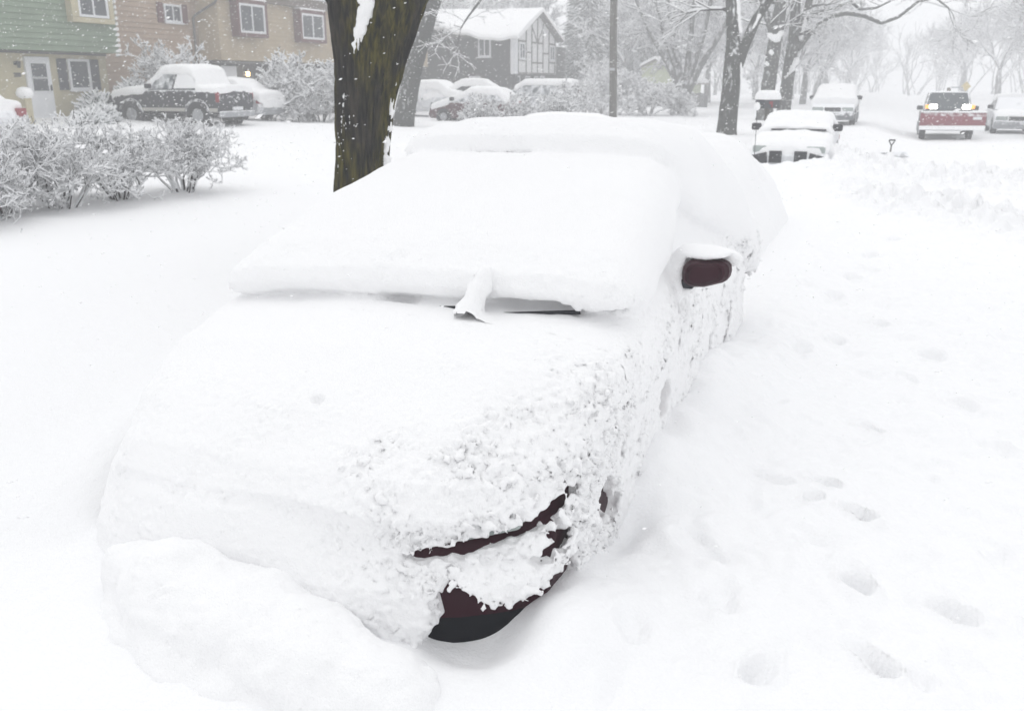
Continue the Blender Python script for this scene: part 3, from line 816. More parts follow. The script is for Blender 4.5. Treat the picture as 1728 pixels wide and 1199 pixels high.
for i, (x, y, rx, rz_, lb) in enumerate([(-27.6, 26.9, .75, 1.0, 'dark evergreen shrub with snow pads under the shuttered window'),
                             (-27.3, 28.4, .8, 1.5, 'dark snowy evergreen just behind the pickup bonnet'),
                             (-26.2, 25.6, .55, .6, 'small round snowy evergreen between the white door and the pickup'),
                             (-25.6, 24.5, .6, .45, 'low snow-covered evergreen below the white door')]):
    evergreen('evergreen_shrub', lb, (x, y, gz(x, y) - .1), rx, rz_, 50 + i, group=EG)

# ------------------------------------------------------------------ big trunk by the car
def bark_tube(name, pts, rad, m, parent, sides=72, amp=.022, seed=0, freq=9):
    P = np.asarray(pts, float)
    t = np.linspace(0, len(P) - 1, (len(P) - 1) * 26 + 1)
    idx = np.arange(len(P))
    Q = np.stack([np.interp(t, idx, P[:, k]) for k in range(3)], 1); rr = np.interp(t, idx, rad)
    for _ in range(10):
        Q[1:-1] = .25 * Q[:-2] + .5 * Q[1:-1] + .25 * Q[2:]; rr[1:-1] = .25 * rr[:-2] + .5 * rr[1:-1] + .25 * rr[2:]
    V, F = tube(Q, rr, sides)
    n = len(Q); th = np.tile(np.arange(sides), n) * 2 * np.pi / sides
    C = np.repeat(Q, sides, 0); N = V - C; L = np.linalg.norm(N, axis=1)[:, None]; N = N / L
    s = np.repeat(np.concatenate([[0], np.cumsum(np.linalg.norm(np.diff(Q, axis=0), axis=1))]), sides)
    rid = np.abs(perlin(np.cos(th) * freq * .55, np.sin(th) * freq * .55, s * 1.1 + seed)) ; fine = perlin(np.cos(th) * freq * 1.4, np.sin(th) * freq * 1.4, s * 3.4 + seed)
    V = V + N * (amp * (.9 - 2.6 * np.clip(.28 - rid, 0, 1)) * 1.0 + amp * .35 * fine)[:, None]
    return link(name, fast_mesh(name, V, F), m, parent, True, True)

def bark_mat():
    m = bpy.data.materials.new('mossy_bark'); m.use_nodes = True
    n, l = m.node_tree.nodes, m.node_tree.links; b = n['Principled BSDF']
    b.inputs['Roughness'].default_value = .95; b.inputs['Specular IOR Level'].default_value = .12
    tc = n.new('ShaderNodeTexCoord')
    def noise(sc, z, det=6):
        mp = n.new('ShaderNodeMapping'); mp.inputs['Scale'].default_value = (1, 1, z); l.new(tc.outputs['Object'], mp.inputs[0])
        t = n.new('ShaderNodeTexNoise'); t.inputs['Scale'].default_value = sc; t.inputs['Detail'].default_value = det; l.new(mp.outputs[0], t.inputs['Vector']); return t.outputs['Fac']
    fur, moss, fine = noise(25, .13), noise(3.2, .35), noise(110, .4, 3)
    def ramp(f, stops):
        r = n.new('ShaderNodeValToRGB'); l.new(f, r.inputs[0])
        e = r.color_ramp.elements; e[0].position, e[0].color = stops[0][0], (*stops[0][1], 1); e[1].position, e[1].color = stops[-1][0], (*stops[-1][1], 1)
        for p, c in stops[1:-1]: k = e.new(p); k.color = (*c, 1)
        return r.outputs[0]
    base = ramp(fur, [(.34, (.006, .006, .007)), (.5, (.021, .019, .016)), (.66, (.045, .038, .03))])
    green = ramp(fur, [(.34, (.008, .008, .004)), (.5, (.046, .040, .005)), (.66, (.105, .092, .016))])
    mx = n.new('ShaderNodeMix'); mx.data_type = 'RGBA'
    mr = n.new('ShaderNodeMapRange'); mr.inputs[1].default_value = .42; mr.inputs[2].default_value = .56; l.new(moss, mr.inputs[0])
    l.new(mr.outputs[0], mx.inputs[0]); l.new(base, mx.inputs[6]); l.new(green, mx.inputs[7]); l.new(mx.outputs[2], b.inputs['Base Color'])
    ad = n.new('ShaderNodeMath'); ad.operation = 'MULTIPLY_ADD'; l.new(fine, ad.inputs[0]); ad.inputs[1].default_value = .35; l.new(fur, ad.inputs[2])
    bp = n.new('ShaderNodeBump'); bp.inputs['Strength'].default_value = 1; bp.inputs['Distance'].default_value = .035; l.new(ad.outputs[0], bp.inputs['Height']); l.new(bp.outputs[0], b.inputs['Normal'])
    return m
MOSS = bark_mat()
def snow_strip(name, pts, rad, parent, seed=0, lump=.35, h=.014):
    """a ragged ribbon of snow stuck along a path"""
    P = np.asarray(pts, float); rad = np.broadcast_to(np.asarray(rad, float), (len(P),))
    lo = P.min(0) - rad.max() * 2.2; hi = P.max(0) + rad.max() * 2.2
    X, Y, Z = grid(lo, hi, h)
    S = np.full((X.shape[0], Y.shape[1], Z.shape[2]), 9, np.float32)
    for i in range(len(P) - 1):
        a, b = P[i], P[i + 1]; e = b - a
        t = np.clip(((X - a[0]) * e[0] + (Y - a[1]) * e[1] + (Z - a[2]) * e[2]) / (e @ e), 0, 1)
        d = np.sqrt((X - a[0] - e[0] * t) ** 2 + (Y - a[1] - e[1] * t) ** 2 + (Z - a[2] - e[2] * t) ** 2) - (rad[i] + (rad[i + 1] - rad[i]) * t)
        S = np.minimum(S, d.astype(np.float32))
    k = rad.mean()
    near_noise(S, X, Y, Z, lambda x, y, z: k * lump * (perlin(x * 9 + seed, y * 9, z * 9) * 1.2 + perlin(x * 24, y * 24, z * 24 + seed) * .8), 3 * k)
    V, F = surface_nets(S, lo, h)
    return link(name, fast_mesh(name, V, F), SNOW, parent, True, True)

def build_big_tree():
    bx, by = -4.94, 8.22
    g = gz(bx, by)
    root = empty('big_tree', (bx, by, g), 0, 'thick dark mossy tree trunk beside the buried sedan, snow wedged in its fork', 'tree')
    zs = [-.3, .3, .75, 1.31, 1.83, 2.17, 2.4, 2.8, 3.15]
    la = [-.09, -.08, -.06, -.025, .02, .08, .115, .18, .2]
    ra = [.44, .31, .255, .232, .26, .312, .36, .45, .48]
    lat = np.array([.927, .375])
    def cen(z): q = np.array([bx, by]) + lat * np.interp(z, zs, la); return np.array([q[0], q[1], z])
    def surf(z, off, out=0.0):
        """point on the bark; off = sideways share of the radius (-1 left .. 1 right edge)"""
        r_ = np.interp(z, zs, ra) + out; c = cen(z); f = math.sqrt(max(0, 1 - off * off))
        return (c[0] + r_ * (lat[0] * off + .375 * f), c[1] + r_ * (lat[1] * off - .927 * f), z)
    bark_tube('trunk', [tuple(cen(z)) for z in zs], ra, MOSS, root, 160, .040, 3, 13)
    for nm, pts, rad, sd in (('limb', [tuple(cen(2.85) - np.array([.22, .09, 0])), (-5.22, 8.3, 3.4), (-5.45, 8.4, 4.1), (-5.9, 8.7, 5.6), (-6.2, 9.1, 7.2)], [.27, .23, .2, .14, .07], 11),
                             ('limb', [tuple(cen(2.85) + np.array([.2, .08, 0])), (-4.25, 8.7, 3.5), (-3.9, 9.0, 4.3), (-3.5, 9.5, 5.5), (-3.2, 10.2, 7.0)], [.27, .24, .2, .14, .08], 17)):
        bark_tube(nm, pts, rad, MOSS, root, 72, .020, sd, 11)
    rg = np.random.default_rng(5); out = []
    for (x, y, z) in ((-6.2, 9.1, 7.2), (-5.9, 8.7, 5.6), (-3.2, 10.2, 7.0), (-3.5, 9.5, 5.5)):
        for k in range(3): branch(rg, (x, y, z), (rg.normal(), rg.normal(), 1.2), 2.0, .05, 3, out, .6, .1, .006, (2, 3), 4, .7, .18)
    wood, sn = twig_meshes(out, 1, 4)
    link('crown', fast_mesh('crown', *wood), TWIG, root, True)
    link('crown_snow', fast_mesh('crown_snow', *sn), SNOWT, root, True)
    snow_strip('fork_snow', [surf(3.1, .02, -.02), surf(2.8, -.02, -.02), surf(2.62, -.06, -.015), surf(2.46, -.16, -.01), surf(2.34, -.24, -.005), surf(2.25, -.28, 0)], [.085, .085, .072, .062, .04, .014], root, 1)
    rg = np.random.default_rng(9)
    mm = MB()
    for k in range(110):
        z = .75 + 1.15 * rg.uniform(0, 1) ** .8
        o = np.interp(z, [.7, 1.9], [-.93, -.55]) + rg.normal() * .10
        mm.blob(surf(z, float(np.clip(o, -.99, .9)), .005), rg.uniform(.006, .026), 7, rg.uniform(.6, 1.5), k, .35)
    for k in range(60):
        z = rg.uniform(.8, 2.8); mm.blob(surf(z, rg.uniform(-.9, .85), .004), rg.uniform(.004, .010), 6, .7, k, .3)
    mm.build('stuck_snow', SNOW, root, smooth=True, world_coords=True)['kind'] = 'stuff'
    snow_strip('edge_snow', [surf(z, .985, .0) for z in np.linspace(.4, 2.1, 14)], np.interp(np.arange(14), [0, 6, 13], [.09, .07, .012]), root, 4, .5)
    snow_strip('ledge_snow', [surf(1.63, -.42, .005), surf(1.60, -.2, .012), surf(1.645, .1, .005)], [.018, .022, .008], root, 2, .4, .007)
    snow_strip('ledge_snow', [surf(1.68, -.36, .0), surf(1.69, -.22, .008)], [.018, .024], root, 5, .4, .007)
build_big_tree()

def simple_tree(name, label, cat, stems, base, m=BARK, seed=0, crown_from=None, depth=3, group=None, rmin=.01, patches=(), ltop=1.6, sides=20):
    """stems: list of (points, radii) in world coordinates; the first is the trunk"""
    root = empty(name, base, 0, label, cat, group)
    rg = np.random.default_rng(seed); out = []
    for i, (pts, rad) in enumerate(stems):
        bark_tube('trunk' if i == 0 else 'limb', pts, rad, m, root, sides, rad[0] * .07, seed + i, 5)
        if crown_from is None or i in crown_from:
            P = np.array(pts)
            for k in range(3): branch(rg, P[-1], (P[-1] - P[-2]) + rg.normal(size=3) * .3, ltop, rad[-1] * .8, depth, out, .55, .1, rmin, (2, 4), 4, .7, .16)
            for k in range(4):
                j = rg.integers(max(1, len(P) - 2), len(P)); u = rg.uniform(0, 1); q = P[j - 1] * (1 - u) + P[j] * u
                branch(rg, q, np.array([rg.normal(), rg.normal(), .35]), ltop * .9, rad[-1] * .6, depth, out, .5, .05, rmin, (2, 4), 4, .7, .16)
    if out:
        wood, sn = twig_meshes(out, 1, 3, .06, .8, .006)
        link('crown', fast_mesh('crown', *wood), TWIG if m is BARK else RIMEHAZE, root, True)
        link('crown_snow', fast_mesh('crown_snow', *sn), SNOWT, root, True)['kind'] = 'stuff'
    for pts, rad in patches: snow_strip('snow_patch', pts, rad, root, seed, .4, .03)
    return root

# leaning trunk behind the big tree
simple_tree('leaning_tree', 'grey leaning trunk behind the big mossy tree, snow along its left edge', 'tree',
    [([(-16.98, 31.0, .2), (-16.9, 31.1, .9), (-16.78, 31.7, 2.6), (-16.42, 32.4, 4.6), (-15.6, 33.2, 7.5), (-15.2, 33.8, 9.5)], [.42, .36, .33, .31, .2, .1]),
     ([(-15.9, 32.9, 6.2), (-14.6, 32.6, 6.4), (-14.2, 32.4, 5.6), (-14.25, 32.3, 4.9), (-14.75, 32.2, 4.3), (-15.0, 32.1, 3.9)], [.1, .06, .045, .04, .03, .015])],
    (-16.85, 31.0, gz(-16.85, 31.0)), seed=41, crown_from=(1,), depth=2, rmin=.006, ltop=.9,
    patches=[([(-17.27, 30.9, .5), (-17.15, 31.0, 1.2), (-17.05, 31.4, 2.4)], [.13, .09, .05])])

# forked tree on the verge
simple_tree('forked_tree', 'grey forked tree trunk on the verge, left of the snowy white parked car', 'tree',
    [([(-4.98, 31.2, 0), (-4.99, 31.3, .7), (-5.02, 31.7, 1.9), (-5.03, 32.0, 2.7), (-5.15, 32.3, 3.5), (-5.35, 32.7, 4.6), (-5.9, 33.3, 7)], [.36, .29, .27, .28, .19, .16, .1]),
     ([(-4.95, 31.85, 2.2), (-4.75, 32.1, 3.1), (-4.42, 32.5, 4.1), (-3.8, 33, 5.2), (-3.2, 33.6, 7)], [.17, .17, .15, .13, .09])],
    (-4.98, 31.2, gz(-4.98, 31.2)), seed=42, depth=2, rmin=.012,
    patches=[([(-4.76, 31.75, 2.05), (-4.73, 31.8, 2.35), (-4.78, 31.85, 2.7)], [.03, .06, .02]), ([(-4.85, 31.95, 3.6), (-4.95, 32.05, 4.1), (-5.1, 32.25, 4.9)], [.05, .06, .06]), ([(-4.5, 32.2, 3.7), (-4.35, 32.3, 4.1)], [.04, .06])])

# pair further on; the right one sends a long limb over the street
simple_tree('broken_tree', 'trunk with snow lumps on its stubs, left one of the close pair behind the mailbox', 'tree',
    [([(-5.45, 44.6, 0), (-5.42, 44.7, 1.2), (-5.35, 45.2, 3.0), (-5.3, 45.6, 4.4), (-5.2, 46, 6), (-5.3, 46.8, 9)], [.40, .31, .29, .29, .24, .12]),
     ([(-5.45, 45.5, 4.1), (-5.8, 45.8, 4.9), (-6.3, 46.2, 6.2)], [.16, .15, .09])],
    (-5.45, 44.6, gz(-5.45, 44.6)), seed=43, depth=1, rmin=.014,
    patches=[([(-5.5, 44.9, 4.05), (-5.35, 44.95, 3.95), (-5.2, 45.0, 3.9), (-5.05, 45.1, 4.15)], [.12, .15, .14, .12]), ([(-5.38, 44.8, 3.35), (-5.36, 44.8, 3.3)], [.10, .10]), ([(-5.55, 44.75, 2.85), (-5.5, 44.75, 2.8)], [.09, .08])])
simple_tree('street_tree', 'trunk whose long snowy limb arches right over the street, right one of the close pair', 'tree',
    [([(-4.75, 45.9, 0), (-4.72, 46.0, 1.2), (-4.66, 46.4, 3.0), (-4.62, 46.7, 4.2), (-4.7, 47.0, 5.4), (-4.8, 47.6, 8)], [.36, .28, .26, .24, .2, .1]),
     ([(-4.42, 46.6, 3.5), (-3.9, 46.9, 4.3), (-3.2, 47.2, 4.95), (-2.4, 47.5, 5.1), (-1.6, 47.8, 4.95), (-.9, 48, 4.65), (-.2, 48.2, 4.9), (.6, 48.5, 5.6), (1.3, 48.8, 5.75), (1.9, 49, 5.3)], [.15, .12, .105, .095, .085, .075, .065, .055, .045, .03]),
     ([(-4.0, 46.85, 5.1), (-3.0, 47.2, 5.3), (-2.3, 47.5, 5.6), (-1.9, 47.6, 5.25), (-1.2, 47.8, 5.3), (-.6, 48, 5.6)], [.09, .08, .07, .06, .05, .03]),
     ([(-4.5, 46.5, 4.1), (-4.15, 46.7, 5.0), (-4.0, 46.9, 6.5)], [.18, .17, .12])],
    (-4.75, 45.9, gz(-4.75, 45.9)), seed=44, depth=2, rmin=.010, ltop=1.3,
    patches=[([(-4.75, 46.05, 2.2), (-4.55, 46.1, 2.6), (-4.38, 46.25, 3.0)], [.10, .12, .13]), ([(-4.30, 46.5, 4.0), (-4.2, 46.5, 4.6), (-4.1, 46.6, 5.1)], [.09, .10, .08]),
             ([(-3.9, 46.9, 4.40), (-3.2, 47.2, 5.04), (-2.4, 47.5, 5.18), (-1.6, 47.8, 5.02)], [.06, .07, .06, .04])])

# many-stemmed tree in the haze
st = []
bx, by = -11.8, 57.0
for i, (dx, dz) in enumerate([(-3.4, 6.0), (-1.6, 6.6), (.1, 7.0), (1.2, 7.0), (2.6, 6.0), (-2.3, 6.2)]):
    st.append(([(bx, by, 0), (bx + dx * .06, by + .2, 1.4), (bx + dx * .32, by + .5, 3.0), (bx + dx * .7, by + .9, 4.8), (bx + dx, by + 1.3, dz + .6)], [.34 if i == 0 else .24, .22, .17, .13, .08]))
simple_tree('many_stemmed_tree', 'pale hazy tree with many stems fanning from one foot, right of the wooden pole', 'tree', st, (bx, by, gz(bx, by)), FARBARK, 46, depth=3, rmin=.016, sides=12)

# rows of bare trees fading down the street
def far_tree_meshes(seed, h):
    rg = np.random.default_rng(seed); out = []
    branch(rg, (0, 0, -.3), (rg.normal() * .06, rg.normal() * .06, 1), h * .30, h * .028, 0, out, .3, .2, .02, (2, 3), 4, .8, .05)
    p = out[-1][3:6]
    for k in range(6):
        a = k * 1.05 + rg.uniform(-.3, .3)
        branch(rg, p, (math.cos(a) * .75, math.sin(a) * .75, 1.0), h * .26, h * .014, 4, out, .55, .12, .016, (2, 4), 4, .72, .13)
    return out[:4], out[4:]
FT = []
for sd in (61, 62, 63):
    tr, cr = far_tree_meshes(sd, 9.0)
    A = np.array(tr); t = segs(A[:, :3], A[:, 3:6], A[:, 6] + .02, A[:, 7] + .02, 10)
    wood, sn = twig_meshes(cr, 1, 3, .2, .8, .010)
    ms = (fast_mesh('trunk', *t), fast_mesh('crown', *wood), fast_mesh('crown_snow', *sn))
    for me, mm in zip(ms, (FARBARK, RIMEHAZE, SNOWT)): me.materials.append(mm)
    FT.append(ms)
far = [(-6.6, 66, 0, .9, 'faint bare tree standing just behind the second snowy parked car'), (-7.0, 82, 1, 1.1, 'second faint street tree along the left of the far street'),
       (-7.4, 100, 2, 1.2, 'third faint street tree along the left of the far street'), (-8, 122, 0, 1.3, 'last faint street tree at the left of the vanishing street'),
       (11.5, 62, 1, 1.15, 'bare tree rising behind the snow plough truck'), (14.0, 66, 2, 1.25, 'bare hazy tree behind the cars parked at the right'), (12.0, 80, 0, 1.3, 'second hazy tree on the right of the street'),
       (13, 98, 1, 1.3, 'third hazy tree on the right of the street'), (11, 120, 2, 1.4, 'last hazy tree on the right of the vanishing street'), (20.5, 68, 0, 1.45, 'large hazy tree at the right picture edge'),
       (19, 92, 1, 1.4, 'hazy tree far behind the right-edge one'),
       (16, 110, 0, 1.4, 'very faint tree right of the far street, third row back'), (24, 84, 2, 1.5, 'hazy tree behind the large one at the right picture edge'), (27, 104, 1, 1.5, 'very faint tree far off behind the right-hand trees'), (17.5, 76, 1, 1.2, 'hazy tree between the parked cars and the right-edge tree'),
       (-9.5, 92, 1, 1.2, 'faint tree just left of the far street row'), (-11, 114, 2, 1.4, 'very faint tree left of the vanishing street'), (-6.2, 140, 1, 1.4, 'barely visible tree where the street vanishes on the left'), (8.5, 142, 0, 1.4, 'barely visible tree where the street vanishes on the right'),
       (-16, 88, 1, 1.3, 'tall hazy tree behind the pale green house'), (-23, 82, 2, 1.35, 'tall hazy tree left of the pale green house roof'),
       (-12, 78, 0, 1.2, 'hazy tree behind the many-stemmed tree'), (-14, 106, 2, 1.4, 'very faint tree far behind the many-stemmed tree'), (-33, 78, 0, 1.4, 'bare tree top showing above the half-timbered house'),
       (-42, 74, 1, 1.35, 'bare tree top above the snowy roof left of the gable')]
for (x, y, v, sc, lb) in far:
    r = empty('bare_tree', (x, y, gz(x, y)), x * 1.7 + y, lb, 'tree', 'bare trees fading into the snowfall'); r.scale = (sc,) * 3
    for nm, me in zip(('trunk', 'crown', 'crown_snow'), FT[v]):
        o = bpy.data.objects.new(nm, me); COL.objects.link(o); o.parent = r

# tall dim evergreens
def conifer_mesh(seed, h, w):
    rg = np.random.default_rng(seed); P = []; E = []
    for k in range(2600):
        t = rg.uniform(.06, 1) ; z = h * t; rad = w * (1 - t) ** .8 * rg.uniform(.25, 1.0); a = rg.uniform(0, 2 * np.pi)
        p = np.array([math.cos(a) * rad, math.sin(a) * rad, z]); d = np.array([math.cos(a), math.sin(a), -.35]) * rg.uniform(.4, .8)
        P.append(p); E.append(p + d)
    n = len(P); t = segs(P, E, np.full(n, .15), np.full(n, .03), 4)
    tr = tube([(0, 0, -.3), (0, 0, h * .5), (0, 0, h)], [w * .09, w * .05, .03], 8)
    return fast_mesh('crown', *t), fast_mesh('trunk', *tr)
CM = conifer_mesh(71, 12, 3.2); CM[0].materials.append(snowed('far_needles', (.05, .062, .06), .5, 3, .3)); CM[1].materials.append(FARBARK)
for (x, y, sc, lb) in [(-26.5, 84, 1.05, 'tall dim evergreen left of the pale green house'), (-22.5, 90, 1.2, 'tallest dim evergreen rising behind the pale green house'),
                       (-21.5, 66, .42, 'small snowy evergreen right of the half-timbered house'), (-18.4, 70, .34, 'smallest snowy evergreen, left of the wooden pole')]:
    r = empty('evergreen_tree', (x, y, gz(x, y)), x, lb, 'tree', 'evergreens beyond the houses'); r.scale = (sc,) * 3
    for nm, me in zip(('crown', 'trunk'), CM):
        o = bpy.data.objects.new(nm, me); COL.objects.link(o); o.parent = r

# a far wood that closes the view: too many to count
def far_wood():
    rg = np.random.default_rng(77); out = []
    for k in range(150):
        x = rg.uniform(-110, 90); y = rg.uniform(135, 210)
        if -9 < x < 10: y = rg.uniform(165, 215)
        h = rg.uniform(8, 13)
        for q in range(3):
            branch(rg, (x + rg.normal() * .3, y, gz(x, y) - .3), (rg.normal() * .25, rg.normal() * .2, 1), h * .45, .16, 2, out, .55, .15, .05, (2, 4), 3, .7, .15)
    A = np.array(out)
    o = link('far_wood', fast_mesh('far_wood', *segs(A[:, :3], A[:, 3:6], A[:, 6], A[:, 7], 3)), FARBARK)
    tag(o, 'grey mass of bare woods dissolving in the snowfall at the far end of the street', 'woods', kind='stuff')
far_wood()
# ------------------------------------------------------------------ houses on the left
CREAM = mat('cream_render', (.50, .45, .31), .9, .1, noise=.12, nscale=3, bump=.3, bscale=40)
GREEN = mat('green_siding', (.215, .28, .20), .7, .2, noise=.15, nscale=2)
PINK = mat('tan_siding', (.42, .315, .235), .75, .2, noise=.12, nscale=2)
TAN = mat('beige_siding', (.47, .385, .265), .75, .2, noise=.12, nscale=2)
DARK = snowed('dark_siding', (.035, .034, .036), .26, 4, .25, stretch=(.4, .4, 1.2))
DBRICK = snowed('dark_brick', (.055, .05, .05), .3, 5, .25)
WHITE = mat('white_trim', (.72, .73, .75), .5, .3)
MTRIM = mat('maroon_trim', (.13, .05, .05), .6, .3, noise=.2)
NAVY = mat('dark_shutter', (.035, .038, .055), .6, .3, noise=.25, nscale=20)
PANE = mat('window_glass', (.07, .08, .095), .12, .5, noise=.4, nscale=1.5)
TIMBER = mat('grey_timber', (.13, .12, .12), .8, .2)
PLASTER = mat('white_plaster', (.70, .70, .70), .8, .1, noise=.06, nscale=8)
STONE = snowed('rough_fascia', (.14, .11, .095), .28, 8, .2)

def clap(mb, x0, y0, y1, z0, z1, course=.2, lap=.028, back=None):
    """horizontal lapped boards on a wall facing +x; real courses"""
    back = x0 - .4 if back is None else back
    pts = [(back, z0)]
    z = z0
    while z < z1 - 1e-4:
        zt = min(z + course, z1)
        pts += [(x0 + lap, z), (x0, zt)]
        z = zt
    pts += [(back, z1)]
    mb.loft([(x, y0, zz) for x, zz in pts], [(x, y1, zz) for x, zz in pts])
    return mb
def clap_y(mb, y0, x0, x1, z0, z1, course=.2, lap=.028):
    pts = [(y0 + .4, z0)]; z = z0
    while z < z1 - 1e-4:
        zt = min(z + course, z1); pts += [(y0 - lap, z), (y0, zt)]; z = zt
    pts += [(y0 + .4, z1)]
    mb.loft([(x0, y, zz) for y, zz in pts], [(x1, y, zz) for y, zz in pts]); return mb

def window(parent, x, y0, y1, z0, z1, mull=True, fr=.08, axis_='x', m=None, sill=True):
    """a window on a wall facing +x (or -y): frame, glass, sill"""
    def P(a, b, d0, d1, zz0, zz1, mb):
        if axis_ == 'x': mb.box((x + d0, a, zz0), (x + d1, b, zz1))
        else: mb.box((a, x - d0, zz0), (b, x - d1, zz1))
    f = MB()
    P(y0, y1, 0, .07, z1 - fr, z1, f); P(y0, y1, 0, .07, z0, z0 + fr, f)
    P(y0, y0 + fr, 0, .069, z0 + fr, z1 - fr, f); P(y1 - fr, y1, 0, .069, z0 + fr, z1 - fr, f)
    ym = (y0 + y1) / 2
    if mull: P(ym - fr * .35, ym + fr * .35, 0, .066, z0 + fr, z1 - fr, f)
    w = f.build('window', m or WHITE, parent, world_coords=True)
    g = MB(); P(y0 + fr, y1 - fr, .004, .028, z0 + fr, z1 - fr, g); g.build('pane', PANE, w, world_coords=True)
    if sill:
        s = MB(); P(y0 - .05, y1 + .05, .0, .13, z0 - .06, z0 - .003, s); s.build('sill', m or WHITE, w, world_coords=True)
    return w

def roof_x(parent, x_eave, x_back, y0, y1, z_eave, pitch, m, snow_t=.28, over=.35):
    """two-slope roof with its ridge along y, slab plus the snow on it"""
    xr = (x_eave + x_back) / 2; zr = z_eave + pitch * (x_eave - xr)
    r = MB()
    A = lambda y: [(x_eave + over, y, z_eave - pitch * over), (xr, y, zr), (x_back - over, y, z_eave - pitch * over), (x_back - over, y, z_eave - pitch * over + .18), (xr, y, zr + .2), (x_eave + over, y, z_eave - pitch * over + .18)]
    rf = r.loft(A(y0 - over), A(y1 + over)).build('roof', m, parent, world_coords=True)
    s = MB(); t = snow_t
    e = .06
    B = lambda y: [(x_eave + over + e, y, z_eave - pitch * over + .19), (x_eave + over + e + .05, y, z_eave - pitch * over + .19 + t * .5), (x_eave + over - .1, y, z_eave - pitch * (over - .1) + .19 + t), (xr, y, zr + .21 + t), (x_back - over, y, z_eave - pitch * over + .19 + t), (x_back - over, y, z_eave - pitch * over + .19), (xr, y, zr + .205)]
    s.loft(B(y0 - over - .04), B(y1 + over + .06)).build('roof_snow', SNOW, rf, bevel=.06, world_coords=True)
    return rf

def text(parent, body, loc, size, rot, m, name='house_number'):
    cu = bpy.data.curves.new(name, 'FONT'); cu.body = body; cu.size = size; cu.extrude = .012; cu.offset = .006
    t = bpy.data.objects.new(name, cu); COL.objects.link(t)
    me = bpy.data.meshes.new_from_object(t.evaluated_get(bpy.context.evaluated_depsgraph_get()))
    bpy.data.objects.remove(t)
    o = link(name, me, None, parent); me.materials.clear(); me.materials.append(m)
    o.location = Vector(loc) - Vector(parent.location); o.rotation_euler = rot
    return o

def green_house():
    root = empty('green_house', (-28.8, 22, .6), 0, 'house with green clapboard upper floor, cream ground floor and white storm door', 'house', 'houses along the left')
    b = lambda: MB()
    b().box((-38, 12, .1), (-28.8, 28.75, 3.08)).build('ground_floor_wall', CREAM, root, world_coords=True)
    clap(MB(), -28.2, 12, 28.86, 3.10, 5.9, .2, .05, -38).build('upper_siding', GREEN, root, world_coords=True)
    m = MB(); z = 3.12
    k = 0
    rr = random.Random(2)
    while z < 5.85:
        q = rr.uniform(.16, .32) if z < 4.0 else rr.uniform(.04, .1)
        m.loft([(-28.16, 28.90, z + .0), (-28.12, 28.90, z + .02), (-28.17, 28.90, z + .15)], [(-28.175, 28.86 - q, z + .008), (-28.165, 28.86 - q, z + .016), (-28.18, 28.86 - q, z + .03)])
        m.box((-28.24, 28.862, z + .01), (-28.13, 28.93, z + .13)); z += .2
    m.build('corner_snow', SNOW, root, world_coords=True)
    # boxed-out upper window
    bay = MB().box((-28.168, 26.52, 4.12), (-27.86, 28.52, 4.30)).box((-28.168, 26.52, 4.30), (-27.86, 26.84, 5.75)).box((-28.168, 28.30, 4.30), (-27.86, 28.52, 5.75)).box((-28.168, 26.84, 5.62), (-27.86, 28.30, 5.75)).build('window_box', CREAM, root, bevel=.02, world_coords=True)
    MB().box((-28.19, 26.84, 4.30), (-28.0, 28.30, 5.62)).build('box_back', CREAM, root, world_coords=True)
    window(root, -27.95, 26.86, 28.28, 4.32, 5.6, True, .09, sill=False)
    # ground-floor window and shutters
    window(root, -28.8, 26.84, 27.86, 1.74, 2.86, False, .09)
    for y in (26.36, 27.89):
        s = MB().box((-28.798, y, 1.74), (-28.75, y + .42, 2.86))
        for q in range(11): s.box((-28.75, y + .05, 1.80 + q * .094), (-28.738, y + .37, 1.85 + q * .094))
        s.build('shutter', NAVY, root, world_coords=True)
    # door
    d = MB().box((-28.798, 24.92, .70), (-28.70, 25.98, 2.90)).build('door', WHITE, root, bevel=.015, world_coords=True)
    fr = MB()
    for (a, c) in ((1.72, 2.14), (2.20, 2.66)): fr.box((-28.702, 25.12, a), (-28.690, 25.78, c))
    fr.build('door_pane', PANE, d, world_coords=True)
    h = MB()
    for (a, c) in ((1.72, 2.14), (2.20, 2.66)):
        h.box((-28.70, 25.08, a - .04), (-28.672, 25.82, a)).box((-28.70, 25.08, c), (-28.672, 25.82, c + .035)).box((-28.70, 25.08, a), (-28.673, 25.12, c)).box((-28.70, 25.78, a), (-28.673, 25.82, c))
    h.build('pane_trim', WHITE, d, world_coords=True)
    MB().box((-28.70, 25.86, 1.72), (-28.64, 25.90, 1.92)).build('handle', BLACK, d, world_coords=True)
    MB().box((-28.798, 24.52, 2.60), (-28.74, 24.62, 2.72)).cyl((-28.74, 24.57, 2.70), (-28.62, 24.57, 2.74), .02).cyl((-28.62, 24.57, 2.50), (-28.62, 24.57, 2.72), .05, .075, 8).build('wall_lamp', BLACK, root, world_coords=True)
    text(root, '208', (-28.785, 24.45, 2.20), .20, (R(90), 0, R(90)), TIMBER)
    MB().box((-28.798, 12, 3.0), (-28.74, 28.75, 3.075)).build('soffit_board', TIMBER, root, world_coords=True)
    MB().box((-28.6, 24.6, .3), (-27.6, 26.3, .72)).build('door_step', SNOW, root, bevel=.1, world_coords=True)
    roof_x(root, -28.2, -38, 12, 28.86, 5.9, .45, STONE)
green_house()

